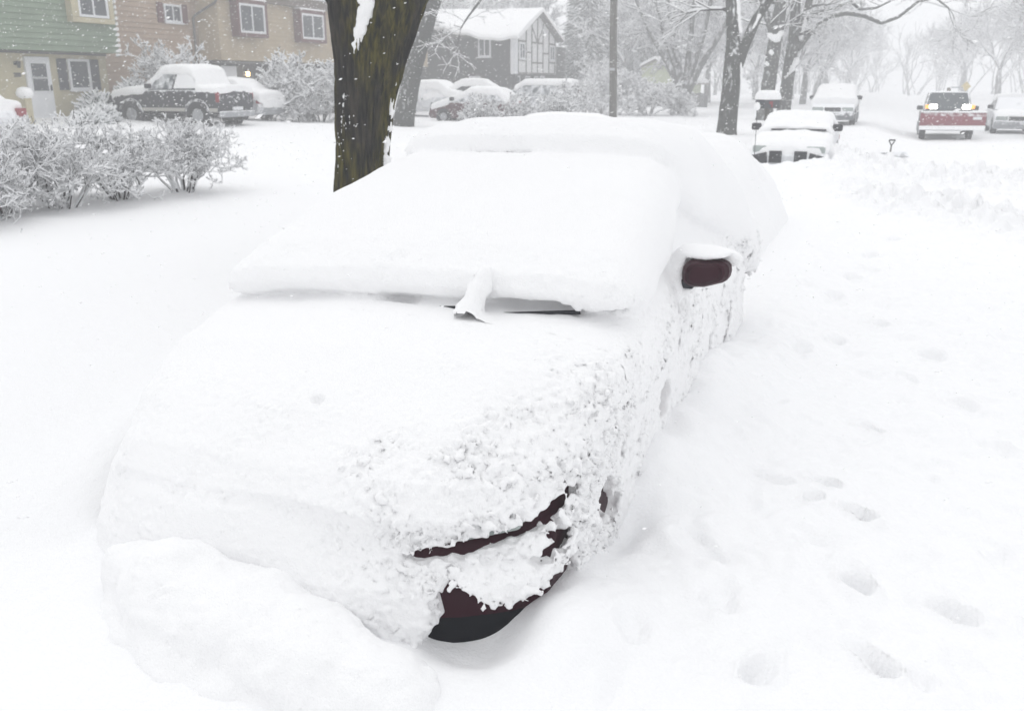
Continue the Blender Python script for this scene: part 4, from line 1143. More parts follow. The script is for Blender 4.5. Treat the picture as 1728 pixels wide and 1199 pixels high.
def beige_house():
    root = empty('beige_house', (-28.6, 42, .5), 0, 'long beige-sided house with boxed-out maroon windows behind the big tree', 'house', 'houses along the left')
    clap(MB(), -29.4, 29.3, 34.88, .2, 5.95, .2, .045, -38).build('side_bay_wall', PINK, root, world_coords=True)
    clap(MB(), -28.2, 34.9, 55.2, 2.98, 5.75, .2, .045, -38).build('upper_siding', TAN, root, world_coords=True)
    MB().box((-38, 34.9, .1), (-28.75, 55.0, 2.96)).build('brick_wall', DBRICK, root, world_coords=True)
    # small window with shutters on the set-back wall
    window(root, -29.37, 32.86, 33.92, 4.50, 5.24, True, .08)
    for y in (32.46, 33.95): MB().box((-29.37, y, 4.46), (-29.325, y + .36, 5.28)).build('shutter', MTRIM, root, world_coords=True)
    # boxed-out windows
    for (y0, y1, z0, z1) in ((35.75, 37.95, 4.02, 5.62), (40.6, 42.9, 3.95, 5.5), (46.6, 48.8, 3.95, 5.5), (51.6, 53.4, 3.95, 5.5)):
        t = .16
        bx = MB().box((-28.17, y0, z0), (-27.75, y1, z0 + t)).box((-28.17, y0, z1 - t), (-27.75, y1, z1)).box((-28.17, y0, z0 + t), (-27.75, y0 + t, z1 - t)).box((-28.17, y1 - t, z0 + t), (-27.75, y1, z1 - t)).build('window_box', MTRIM, root, bevel=.015, world_coords=True)
        w = window(root, -27.84, y0 + t + .005, y1 - t - .005, z0 + t + .005, z1 - t - .005, True, .10, sill=False)
        MB().box((-28.1, y0 + .02, z1 + .002), (-27.74, y1 - .02, z1 + .08)).build('box_snow', SNOW, bx, bevel=.03, world_coords=True)
    # downspout with an elbow up to the eave
    P = [(-29.25, 35.0, .6), (-29.25, 34.78, 2.6), (-29.25, 34.7, 4.72), (-28.6, 34.72, 4.95), (-28.02, 34.86, 5.45), (-28.02, 34.88, 5.72)]
    P = [(-29.28, 34.6, .5), (-29.28, 34.6, 4.75), (-29.2, 34.62, 4.86), (-28.2, 34.80, 5.38), (-28.0, 34.84, 5.70)]
    V, F = tube(P, .055, 8); link('downspout', fast_mesh('downspout', V, F), TIMBER, root, True, True)
    # porch door, garage and lamp under the overhang
    MB().box((-28.748, 35.5, .6), (-28.68, 36.55, 2.75)).build('door', WHITE, root, bevel=.02, world_coords=True)
    for (y0, y1) in ((41.4, 42.4), (45.5, 46.8)): window(root, -28.745, y0, y1, 1.6, 2.6, True, .08)
    lp = MB().box((-28.748, 37.20, 2.42), (-28.66, 37.30, 2.56)).build('porch_lamp', BLACK, root, world_coords=True)
    MB().cyl((-28.60, 37.25, 2.30), (-28.60, 37.25, 2.50), .075, .085, 10).build('bulb', mat('lit_bulb', (.9, .8, .6), .4, emit=(1, .66, .28), estr=9), lp, world_coords=True)
    MB().box((-28.7, 34.92, 2.86), (-28.22, 55.0, 2.95)).build('overhang_board', TIMBER, root, world_coords=True)
    MB().box((-28.12, 34.7, 5.60), (-27.86, 55.5, 5.80)).build('eave_board', STONE, root, world_coords=True)
    roof_x(root, -28.2, -38, 34.9, 55.2, 5.96, .42, STONE, .3, .36)
    roof_x(root, -29.4, -38, 29.3, 34.5, 6.25, .5, STONE, .3, .2)
beige_house()

def timber_house():
    root = empty('half_timbered_house', (-23, 61, .4), 0, 'dark house whose white half-timbered gable faces the street under a snowy roof', 'house', 'houses along the left')
    XF = -23.0
    y0, y1, yr = 57.5, 65.45, 61.55
    ze, zr = 4.95, 6.45
    clap_y(MB(), 57.55, -36, XF - .02, .1, 5.0, .22, .03).build('side_wall', DARK, root, world_coords=True)
    # back part of the side wall climbs to the higher rear roof
    MB().loft([(-36, 57.6, 5.0), (XF - 1.5, 57.6, 5.0), (XF - 6.5, 57.6, 6.1), (-36, 57.6, 6.5)], [(-36, 58.2, 5.0), (XF - 1.5, 58.2, 5.0), (XF - 6.5, 58.2, 6.1), (-36, 58.2, 6.5)]).build('rear_wall_top', DARK, root, world_coords=True)
    MB().box((-36, 58.0, .1), (XF - .5, 65.3, 2.6)).build('ground_floor_wall', DBRICK, root, world_coords=True)
    MB().loft([(XF - .35, y0, 2.6), (XF - .35, y1, 2.6), (XF - .35, y1, ze - .1), (XF - .35, yr, zr), (XF - .35, y0, ze - .1)],
              [(XF, y0, 2.6), (XF, y1, 2.6), (XF, y1, ze - .1), (XF, yr, zr), (XF, y0, ze - .1)]).build('gable_front', PLASTER, root, world_coords=True)
    t = MB(); X1 = XF + .045
    def beam(a, b, w=.11):
        a, b = Vector((X1 - .05, *a)), Vector((X1, *b)); b.x = a.x
        d = (b - a).normalized(); n = Vector((0, -d.z, d.y)) * w / 2
        q = [a - n, a + n, b + n, b - n]
        t.loft([tuple(p) for p in q], [(p.x + .05, p.y, p.z) for p in q])
    for y in (y0 + .45, 59.4, 60.45, 61.55, 62.65, 63.85, y1 - .3):
        top = ze - .15 + (zr - ze) * (1 - abs(y - yr) / (yr - y0)) 
        beam((y, 2.62), (y, max(3, top)), .10)
    for (a, b, z) in ((y0 + .5, 59.35, 4.62), (y0 + .5, 59.35, 3.42), (59.45, 60.4, 3.95), (60.5, 62.6, 4.60), (60.5, 62.6, 3.30), (62.7, 63.8, 3.95), (63.9, y1 - .35, 4.62), (63.9, y1 - .35, 3.35)): beam((a, z), (b, z), .10)
    beam((61.5, 4.65), (60.5, 5.55), .09); beam((61.6, 4.65), (62.6, 5.55), .09)
    beam((y0, 2.60), (y1, 2.60), .12)
    t.build('timber', TIMBER, root, world_coords=True)
    MB().box((XF - .3, y0 - .02, 2.55), (XF + .05, y0 + .33, ze - .1)).build('corner_board', WHITE, root, world_coords=True)
    for (a, b) in ((58.15, 59.15), (64.0, 65.0)): window(root, XF + .002, a, b, 3.50, 4.52, True, .09)
    for (a, b) in ((58.3, 59.5), (60.5, 61.4), (62.2, 63.0), (63.4, 64.3)): window(root, XF - .495, a, b, 1.5, 2.45, True, .09, sill=False)
    window(root, 57.52, -25.62, -24.72, 3.62, 5.0 - .06, True, .1, axis_='y'); window(root, 57.52, -26.3, -25.5, 1.35, 2.42, True, .1, axis_='y')
    # wing set back on the far side
    MB().box((-36, 65.5, .1), (XF - 1.0, 70.5, 4.6)).build('rear_wing', DARK, root, world_coords=True)
    window(root, XF - .995, 66.0, 67.0, 3.2, 4.3, True, .09)
    # roof with its ridge running back from the gable
    def slab(side, zo, th, xa, xb, over, ynear):
        A = []
        for x, dz in ((xa, 0), (xb, 0)):
            A.append([(x, yr, zr + zo), (x, ynear, ze - (zr - ze) / (yr - y0) * over * 1.0 + zo), (x, ynear, ze - (zr - ze) / (yr - y0) * over + zo + th), (x, yr, zr + zo + th)])
        return MB().loft(A[0], A[1])
    rf = slab(0, .0, .16, XF + .4, -36, .4, y0 - .4).build('roof', TIMBER, root, world_coords=True)
    slab(1, .0, .161, XF + .4, -36, .4, y1 + .4).build('roof_slope', TIMBER, rf, world_coords=True)
    # snow with a sagging cornice; it rides up towards the back
    xs = np.linspace(XF + .46, -36, 60); rows = []
    for i, x in enumerate(xs):
        rise = np.interp(-x, [23, 24.6, 27, 29.5, 36], [0, 0.02, .38, .95, 1.3]) + .05 * math.sin(i * .9)
        lip = ze - .36 + rise - .10 * math.exp(-((x + 24.6) / 1.0) ** 2)
        zt = zr + .42 + .10 * rise
        rows.append([(x, y0 - .30, lip + .18), (x, y0 - .58, lip + .06), (x, y0 - .64, lip + .24), (x, y0 - .45, lip + .44), (x, y0 + 1.2, max(ze + .85, lip + .75)), (x, yr, zt), (x, y1 + .55, ze + .12), (x, y1 + .55, ze - .10), (x, yr, zr + .162)])
    mm = MB(); k = len(rows[0])
    V = [p for r in rows for p in r]
    F = [(i * k + j, i * k + (j + 1) % k, (i + 1) * k + (j + 1) % k, (i + 1) * k + j) for i in range(len(rows) - 1) for j in range(k)] + [tuple(range(k)), tuple(range((len(rows) - 1) * k, len(rows) * k))]
    mm.add(V, F).build('roof_snow', SNOW, rf, bevel=.05, world_coords=True)
timber_house()

def pale_house():
    root = empty('pale_green_house', (-18.5, 78, .3), 0, 'small pale green gabled house barely seen through the snowfall', 'house', 'houses along the left')
    W = mat('pale_green_wall', (.50, .55, .36), .85, .1, noise=.06)
    MB().loft([(-21.6, 78, 0), (-15.9, 78, 0), (-15.9, 78, 2.2), (-18.6, 78, 3.75), (-21.6, 78, 2.4)], [(-21.6, 84, 0), (-15.9, 84, 0), (-15.9, 84, 2.2), (-18.6, 84, 3.75), (-21.6, 84, 2.4)]).build('wall', W, root, world_coords=True)
    window(root, 78, -19.6, -17.9, 1.25, 1.95, True, .1, axis_='y')
    for s, (xa, za) in enumerate(((-22.2, 2.05), (-15.3, 1.85))):
        rf = MB().loft([(xa, 77.6, za), (-18.6, 77.6, 3.78), (-18.6, 77.6, 3.9), (xa, 77.6, za + .12)], [(xa, 84.4, za), (-18.6, 84.4, 3.78), (-18.6, 84.4, 3.9), (xa, 84.4, za + .12)]).build('roof', STONE, root, world_coords=True)
        MB().loft([(xa, 77.5, za + .125), (-18.6, 77.5, 3.905), (-18.6, 77.5, 4.12), (xa, 77.5, za + .34)], [(xa, 84.5, za + .125), (-18.6, 84.5, 3.905), (-18.6, 84.5, 4.12), (xa, 84.5, za + .34)]).build('roof_snow', SNOW, rf, world_coords=True)
pale_house()

fr = empty('board_fence', (-17, 73.0, gz(-17, 73)), 0, 'grey board fence in the haze in front of the pale green house', 'fence')
m = MB()
for i in range(48): x = -21.4 + i * .17; m.box((x, 73, .1), (x + .155, 73.03, 1.22 + .03 * (i % 3)))
m.build('boards', mat('fence_grey', (.10, .10, .105), .85, .1, noise=.2), fr, world_coords=True)
for x in (-21.3, -18.7, -16.1, -13.5): MB().box((x, 73.032, .1), (x + .1, 73.13, 1.3)).build('post', TIMBER, fr, world_coords=True)
MB().box((-21.4, 73.032, .95), (-13.3, 73.08, 1.05)).build('rail', TIMBER, fr, world_coords=True)

# ------------------------------------------------------------------ pole, mailbox, rod, shovel, sign, bins
POLE = snowed('pole_wood', (.10, .095, .085), .28, 8, .2, stretch=(1, 1, .2))
px_, py_ = -11.4, 40.2
r = empty('utility_pole', (px_, py_, gz(px_, py_)), 0, 'slim weathered wooden utility pole standing alone left of the many-stemmed tree', 'pole')
bark_tube('shaft', [(px_, py_, -.2), (px_ - .05, py_, 1.5), (px_ - .12, py_, 4), (px_ - .2, py_, 9)], [.17, .165, .155, .13], POLE, r, 18, .006, 4)
MB().box((px_ - .24, py_ - .9, 8.2), (px_ - .12, py_ + .9, 8.35)).build('crossarm', TIMBER, r, world_coords=True)
MB().box((px_ - .19, py_ - .185, 2.5), (px_ + .05, py_ - .165, 2.62)).build('tag_plate', RIM, r, world_coords=True)

def mailbox():
    x, y = -3.42, 28.6
    r = empty('mailbox', (x, y, gz(x, y)), R(-32), 'dark kerbside mailbox with a thick snow cap and raised red flag, before a trunk', 'mailbox')
    prof = [(-.17, 0), (.17, 0), (.17, .22)] + [(.17 * math.cos(t), .22 + .17 * math.sin(t)) for t in np.linspace(.2, math.pi - .2, 9)] + [(-.17, .22)]
    A = [(a, -.34, 1.0 + b) for a, b in prof]; B = [(a, .34, 1.0 + b) for a, b in prof]
    D = mat('mailbox_black', (.03, .033, .042), .5, .4)
    MB().loft(A, B).build('box', D, r, bevel=.012)
    MB().loft([(a * .96, -.352, 1.0 + b * .97) for a, b in prof], [(a * .96, -.341, 1.0 + b * .97) for a, b in prof]).build('front_flap', snowed('flap', (.035, .04, .05), .2, 20, .2), r)
    MB().box((-.05, -.05, -.3), (.05, .05, .998)).build('post', POLE, r, bevel=.01)
    MB().box((.172, -.05, 1.03), (.19, -.005, 1.2)).box((.172, -.14, 1.12), (.191, -.051, 1.2)).build('flag', RED, r)
    sn = [(-.21, .24), (.21, .24), (.22, .32), (.15, .47), (.0, .53), (-.15, .47), (-.22, .32)]
    MB().loft([(a, -.38, 1.0 + b) for a, b in sn], [(a, .37, 1.0 + b) for a, b in sn]).build('snow_cap', SNOW, r, bevel=.06, smooth=True)
mailbox()

r = empty('marker_rod', (-2.56, 19.8, gz(-2.56, 19.8)), 0, 'thin bent rod stuck in the snow with a ball of snow on its tip', 'marker rod')
V, F = tube([(-2.56, 19.8, -.1), (-2.57, 19.9, .6), (-2.585, 20.0, 1.1), (-2.61, 20.05, 1.47)], .0065, 6)
link('rod', fast_mesh('rod', V, F), BLACK, r, True)
MB().blob((-2.61, 20.06, 1.53), .062, 10, 1.35, 3, .12).build('snow_ball', SNOW, r, smooth=True, world_coords=True)

sx_, sy_ = .06, 27.5
sz_ = gz(sx_, sy_)
r = empty('snow_shovel', (sx_, sy_, sz_), .4, 'handle and grip of a shovel sticking up out of the churned snow', 'shovel')
MB().cyl((0, 0, -.3), (.03, 0, .26), .022, n=8).build('shaft', POLE, r)
MB().cyl((-.05, 0, .40), (.12, 0, .40), .02, n=8).cyl((.03, 0, .25), (-.055, 0, .40), .016, n=8).cyl((.03, 0, .25), (.125, 0, .40), .016, n=8).build('grip', BLACK, r)
MB().loft([(-.5, -.12, -.05), (.5, -.16, -.05), (.42, .14, -.04), (-.4, .12, -.04)], [(-.4, -.05, .07), (.44, -.06, .10), (.3, .08, .09), (-.3, .07, .06)]).build('blade', snowed('blade_grey', (.2, .2, .21), .45, 6, .3), r, bevel=.02)

sgx = 4.35
r = empty('road_sign', (sgx, 69, gz(sgx, 69)), 0, 'faint yellow diamond road sign behind the plough truck', 'sign')
YL = snowed('sign_yellow', (.62, .50, .22), .45, 4, .3)
MB().loft([(sgx, 69, 1.45), (sgx + .3, 69, 1.77), (sgx, 69, 2.09), (sgx - .3, 69, 1.77)], [(sgx, 69.03, 1.45), (sgx + .3, 69.03, 1.77), (sgx, 69.03, 2.09), (sgx - .3, 69.03, 1.77)]).build('panel', YL, r, world_coords=True)
MB().cyl((sgx, 69.07, -.2), (sgx, 69.07, 2.0), .035, n=8).build('post', TIMBER, r, world_coords=True)

bx_, by_ = -26.6, 22.9
r = empty('lidded_post', (bx_, by_, gz(bx_, by_)), 0, 'short tan post with a round cap of snow, left of the white storm door', 'post')
MB().box((-.13, -.13, -.1), (.13, .13, .86)).build('post', CREAM, r, bevel=.01)
MB().loft([(-.17, -.17, .862), (.17, -.17, .862), (.17, .17, .862), (-.17, .17, .862)], [(-.15, -.15, .92), (.15, -.15, .92), (.15, .15, .92), (-.15, .15, .92)]).build('cap', TIMBER, r)
MB().blob((0, 0, .98), .27, 14, .75, 5, .06).build('snow_cap', SNOW, r, smooth=True)
# ------------------------------------------------------------------ other vehicles (local +y is the front)
def paint(name, col, amount=.42, scale=5):
    return snowed(name, col, amount, scale, .16, rough=.35)
SNOWGLASS = snowed('snowy_glass', (.10, .115, .13), .55, 4, .3, rough=.2)

def quadpanel(P00, P10, P11, P01, inset=.05, off=.012, th=.015):
    """flat pane laid just proud of a bilinear face"""
    P = [Vector(p) for p in (P00, P10, P11, P01)]
    n = (P[1] - P[0]).cross(P[3] - P[0]).normalized()
    c = sum(P, Vector()) / 4
    Q = []
    for p in P:
        d = c - p; Q.append(p + d.normalized() * min(inset * 1.4, d.length * .4))
    return [tuple(q + n * (off - th)) for q in Q], [tuple(q + n * off) for q in Q]

def vehicle(name, label, loc, rz, group, s):
    L = empty(name, loc, rz, label, s.get('cat', 'car'), group)
    W = s['w'] / 2; low = s['low']; bl = s['belt']; rt = s['roof']
    pm = s['paint']
    A = [(-W, y, z) for y, z in low]; B = [(W, y, z) for y, z in low]
    MB().loft(A, B).build('body', pm, L, bevel=.07, smooth=False)
    c0 = s['cab']      # rear belt y, front belt y, rear roof y, front roof y
    wb, wr = W - .05, W - s.get('tumble', .22)
    bot = [(-wb, c0[0], bl), (wb, c0[0], bl), (wb, c0[1], bl), (-wb, c0[1], bl)]
    top = [(-wr, c0[2], rt), (wr, c0[2], rt), (wr, c0[3], rt), (-wr, c0[3], rt)]
    cabin = MB().loft(bot, top).build('cabin', pm, L, bevel=.05)
    gm = s.get('glass', GLASS)
    def pane(nm, q, m=None, **k):
        a, b = quadpanel(*q, **k); return MB().loft(a, b).build(nm, m or gm, cabin)
    pane('windscreen', (bot[2], bot[3], top[3], top[2]), s.get('screen'))
    pane('rear_window', (bot[0], bot[1], top[1], top[0]))
    lerp = lambda a, b, t: tuple(a[i] + (b[i] - a[i]) * t for i in range(3))
    cuts = s.get('sidewin', (0, .48, 1))
    for sd in (0, 1):
        r0, f0, r1, f1 = (bot[0], bot[3], top[0], top[3]) if sd == 0 else (bot[1], bot[2], top[1], top[2])
        for a, b in zip(cuts[:-1], cuts[1:]):
            q = (lerp(r0, f0, a), lerp(r0, f0, b), lerp(r1, f1, b), lerp(r1, f1, a))
            if sd == 0: q = (q[1], q[0], q[3], q[2])
            pane('side_window', q, s.get('sideglass'))
    rw = s.get('wheel', .32)
    for y in s['axles']:
        for sx in (-1, 1):
            ar = MB().cyl((sx * (W - .12), y, rw * 1.02), (sx * (W + .006), y, rw * 1.02), rw * 1.18, n=24).build('wheel_arch', BLACK, L)
            w = MB().cyl((sx * (W - .2), y, rw), (sx * (W + .022), y, rw), rw, n=26).build('wheel', s.get('tyre', RUBBER), L, bevel=.03)
            h = MB().cyl((sx * (W + .0), y, rw), (sx * (W + .034), y, rw), rw * .62, rw * .55, n=18)
            for k in range(5):
                t = k * 2 * math.pi / 5
                h.cyl((sx * (W + .034), y, rw), (sx * (W + .038), y + math.cos(t) * rw * .5, rw + math.sin(t) * rw * .5), .035, n=6)
            h.build('rim', RIM, w)
    fy = s['front']; ry = s['rear']
    for sx in (-1, 1):
        a, b = s['headz']
        MB().box((sx * (W - .50), fy - .1, a), (sx * (W - .06), fy + .012, b)).build('headlight', s.get('headmat', LENS), L, bevel=.03)
        a, b = s['tailz']; tw = s.get('tailw', .34)
        MB().box((sx * (W - tw), ry - .012, a), (sx * (W + .008), ry + .14, b)).build('tail_light', RED, L, bevel=.02)
        mz = bl + .06
        MB().box((sx * (W - .03), c0[1] - .42, mz), (sx * (W + .20), c0[1] - .26, mz + .17)).build('side_mirror', s.get('mirmat', BLACK), L, bevel=.04)
    MB().box((-W + .55, fy - .05, s['headz'][0] - .02), (W - .55, fy + .014, s['headz'][1] - .01)).build('grille', BLACK, L, bevel=.01)
    MB().box((-W + .02, fy - .06, .36), (W - .02, fy + .05, .56)).build('bumper', s.get('bump', pm), L, bevel=.05)
    MB().box((-W + .02, ry - .05, .36), (W - .02, ry + .06, .58)).build('rear_bumper', s.get('bump', pm), L, bevel=.05)
    MB().box((-.26, ry - .062, .60), (.26, ry - .003, .72)).build('number_plate', WHITE, L)
    # snow lying on it
    if s.get('snow'):
        h = .05
        lo = (-W - .4, ry - .5, .0); hi = (W + .4, fy + .5, rt + .65)
        X, Y, Z = grid(lo, hi, h)
        sets = [s['snow']] if s.get('joined') else [[q] for q in s['snow']]
        for grp in sets:
            S = np.full((X.shape[0], Y.shape[1], Z.shape[2]), 9, np.float32)
            for top_, th, hwo in grp:
                T = Poly2Tab([(y, z + th) for y, z in top_] + [(y, z - .12) for y, z in top_[::-1]])
                zz = [0, bl, rt + .1, rt + 2]
                S = smin(S, smax(T(Y + .06 * X * X, Z + .07 * (X / W) ** 2), np.abs(X) - np.interp(Z, zz, [W + hwo, W + hwo, wr + .06 + hwo, wr + hwo]).astype(np.float32), .14), .06)
            near_noise(S, X, Y, Z, lambda x, y, z: .03 * perlin(x * 2.5 + loc[0], y * 2.5, z * 2.5) + .018 * perlin(x * 8, y * 8 + loc[1], z * 8), .3)
            V, F = surface_nets(S, lo, h)
            link('snow_cover', fast_mesh('snow_cover', V, F), SNOW, L, False, True)
    return L

def sedan(paint_, **k):
    d = dict(w=1.74, paint=paint_, low=[(-2.28, .22), (-2.33, .55), (-2.25, .93), (-1.55, 1.0), (1.0, .97), (1.95, .84), (2.25, .68), (2.33, .5), (2.28, .22)],
             belt=.96, roof=1.42, cab=(-1.75, 1.1, -1.0, .25), axles=(1.42, -1.35), front=2.29, rear=-2.30, headz=(.58, .74), tailz=(.66, .88),
             snow=[([(-2.3, .95), (-1.7, .98), (-1.05, 1.38), (-.5, 1.43), (.2, 1.42), (.7, 1.16), (1.15, .97), (1.9, .86), (2.25, .68)], .24, .05)])
    d.update(k); return d
def z_at(x, y, d=0): return (x, y, gz(x, y) + d)
NEARROW = 'cars buried along the kerb'
WHITEP = paint('white_paint', (.60, .61, .63), .5)
GREYP = paint('grey_paint', (.16, .17, .185), .5)
SILVER = paint('silver_paint', (.36, .37, .39), .5)
DARKP = paint('dark_paint', (.022, .024, .032), .40, 7)
MARP = paint('dark_red_paint', (.065, .012, .02), .42, 7)

# white sedan facing us, first of the cleared row
c = vehicle('parked_sedan', 'snowy white car facing the camera with dark bumper openings, nearest of the far parked cars', (-2.12, 24.6, -.14), math.pi, NEARROW,
    sedan(WHITEP, bump=WHITEP, screen=SNOWT, roof=1.34, snow=[([(-2.3, .95), (-1.7, .98), (-1.05, 1.30), (-.5, 1.35), (.22, 1.34), (.72, 1.13), (1.06, 1.01)], .13, .03),
                                    ([(1.16, .93), (1.9, .84), (2.22, .70), (2.33, .60)], .13, .04)]))
for sx in (-1, 1):
    m = MB().box((sx * .14, 2.335, .36), (sx * .42, 2.345, .63))
    for q in range(5): m.box((sx * .14, 2.345, .36 + q * .055), (sx * .42, 2.37, .392 + q * .055))
    m.build('lower_grille', BLACK, c)
for sx in (-1, 1): MB().loft([(sx * .45, 2.335, .34), (sx * .84, 2.33, .34), (sx * .82, 2.33, .52), (sx * .48, 2.335, .60)], [(sx * .45, 2.366, .34), (sx * .84, 2.36, .34), (sx * .82, 2.36, .52), (sx * .48, 2.366, .60)]).build('fog_light_recess', BLACK, c, bevel=.015)
MB().box((-.72, 1.06, 1.035), (.55, 1.16, 1.075)).build('cowl', BLACK, c)

c = vehicle('parked_sedan', 'second snowy car facing the camera, grey nose showing, further along the row', z_at(-2.3, 43.6), math.pi, NEARROW,
    sedan(GREYP, snow=[([(-2.3, .95), (-1.7, .98), (-1.05, 1.38), (-.5, 1.43), (.22, 1.42), (.72, 1.17), (1.15, .97), (1.75, .90)], .26, .06)]))

# ploughing pickup
def plough_truck():
    x, y = 2.05, 42.3
    s = dict(cat='pickup', w=1.86, paint=paint('truck_grey', (.075, .085, .10), .36, 6), low=[(-2.4, .42), (-2.45, .95), (-2.4, 1.02), (.9, 1.05), (2.1, 1.0), (2.3, .92), (2.35, .5), (2.2, .4)],
             belt=1.03, roof=1.78, cab=(-.9, 1.15, -.7, .45), axles=(1.5, -1.45), front=2.33, rear=-2.42, headz=(.70, .88), tailz=(.7, .98), wheel=.38, tumble=.2, screen=mat('screen', (.05, .065, .075), .15, .5),
             snow=[([(.0, 1.79), (.4, 1.78)], .03, -.1)])
    L = vehicle('plough_truck', 'dark pickup driving towards us with lit headlights and a raised red snow plough', (x, y, gz(x, y)), math.pi, None, s)
    RP = snowed('plough_red', (.23, .045, .065), .33, 5, .3)
    # curved blade across the nose, its left end swung out; seen from the front
    m = MB(); prof = [(0, .50), (.10, .58), (.13, .74), (.10, .92), (.0, 1.05)]
    a, b = (-1.28, 2.75), (1.02, 3.0)
    def ring(px, py, k=0): return [(px, py - .02 + d + k, z) for d, z in prof] + [(px, py - .06 + d + k, z) for d, z in prof[::-1]]
    xs = np.linspace(0, 1, 9)
    pts = [(a[0] + (b[0] - a[0]) * t, a[1] + (b[1] - a[1]) * t) for t in xs]
    for p, q in zip(pts[:-1], pts[1:]): m.loft(ring(*p), ring(*q))
    bl = m.build('plough_blade', RP, L)
    m = MB()
    for t in (.02, .5, .98):
        px, py = a[0] + (b[0] - a[0]) * t, a[1] + (b[1] - a[1]) * t
        m.loft([(px - .02, py + .0, .5), (px - .02, py + .16, .75), (px - .02, py + .0, 1.06)], [(px + .02, py + .0, .5), (px + .02, py + .16, .75), (px + .02, py + .0, 1.06)])
    m.build('blade_rib', RP, bl)
    MB().loft([(a[0], a[1] + .0, .40), (a[0], a[1] + .16, .42), (a[0], a[1] + .13, .60), (a[0], a[1], .52)], [(b[0], b[1], .40), (b[0], b[1] + .16, .42), (b[0], b[1] + .13, .57), (b[0], b[1], .52)]).build('cutting_edge_snow', SNOWT, bl, bevel=.03)
    MB().loft([(a[0], a[1] - .06, 1.05), (a[0], a[1] + .06, 1.05), (a[0], a[1] + .04, 1.12), (a[0], a[1] - .04, 1.12)], [(b[0], b[1] - .06, 1.05), (b[0], b[1] + .06, 1.05), (b[0], b[1] + .04, 1.10), (b[0], b[1] - .04, 1.10)]).build('blade_snow', SNOWT, bl, bevel=.02)
    MB().box((-1.12, 2.90, .80), (-.82, 2.935, .90)).build('blade_label', WHITE, bl)
    fr = MB()
    for sx in (-.35, .35): fr.loft([(sx - .05, 2.2, .5), (sx + .05, 2.2, .5), (sx + .05, 2.2, .62), (sx - .05, 2.2, .62)], [(sx - .05, 2.85, .5), (sx + .05, 2.85, .5), (sx + .05, 2.85, .62), (sx - .05, 2.85, .62)])
    fr.box((-.75, 2.36, .55), (.75, 2.46, 1.28)) if False else fr.box((-.80, 2.36, 1.08), (.80, 2.42, 1.14))
    for sx in (-.7, .7): fr.box((sx - .03, 2.36, .5), (sx + .03, 2.419, 1.2))
    fr.build('plough_frame', BLACK, L)
    LIT = mat('lit_headlight', (.9, .9, .88), .3, emit=(1, .97, .90), estr=7)
    AMB = mat('lit_amber', (.8, .35, .06), .3, emit=(1, .42, .08), estr=1.1)
    for sx in (-1, 1):
        MB().box((sx * .44, 2.36, 1.17), (sx * .72, 2.46, 1.34)).build('plough_headlight', LIT, L, bevel=.03)
        MB().box((sx * .725, 2.37, 1.18), (sx * .87, 2.45, 1.32)).build('turn_signal', AMB, L, bevel=.02)
    MB().cyl((0, .0, 1.80), (0, .0, 1.95), .09, .07, 12).build('beacon', mat('beacon_grey', (.22, .2, .18), .3, .5), L)
    MB().box((-.5, -.02, 1.93), (-.08, .12, 1.98)).build('light_bar', RIM, L)
plough_truck()

vehicle('parked_sedan', 'snow-roofed silver car at the right edge facing us, beyond the plough truck', z_at(4.95, 47.0), math.pi, 'cars parked at the right kerb',
    sedan(SILVER, roof=1.5, screen=SNOWGLASS, snow=[([(-1.05, 1.47), (-.5, 1.5), (.22, 1.5)], .16, .02), ([(1.2, .97), (1.9, .86), (2.2, .72)], .06, .0)]))
vehicle('parked_sedan', 'snow-covered car cut off by the right picture edge, nearest on that side', z_at(6.2, 42.0), math.pi, 'cars parked at the right kerb', sedan(WHITEP, snow=[([(-2.3, .95), (-1.7, .98), (-1.05, 1.38), (-.5, 1.43), (.22, 1.42), (.72, 1.17), (1.15, .97), (1.75, .90)], .2, .05)]))

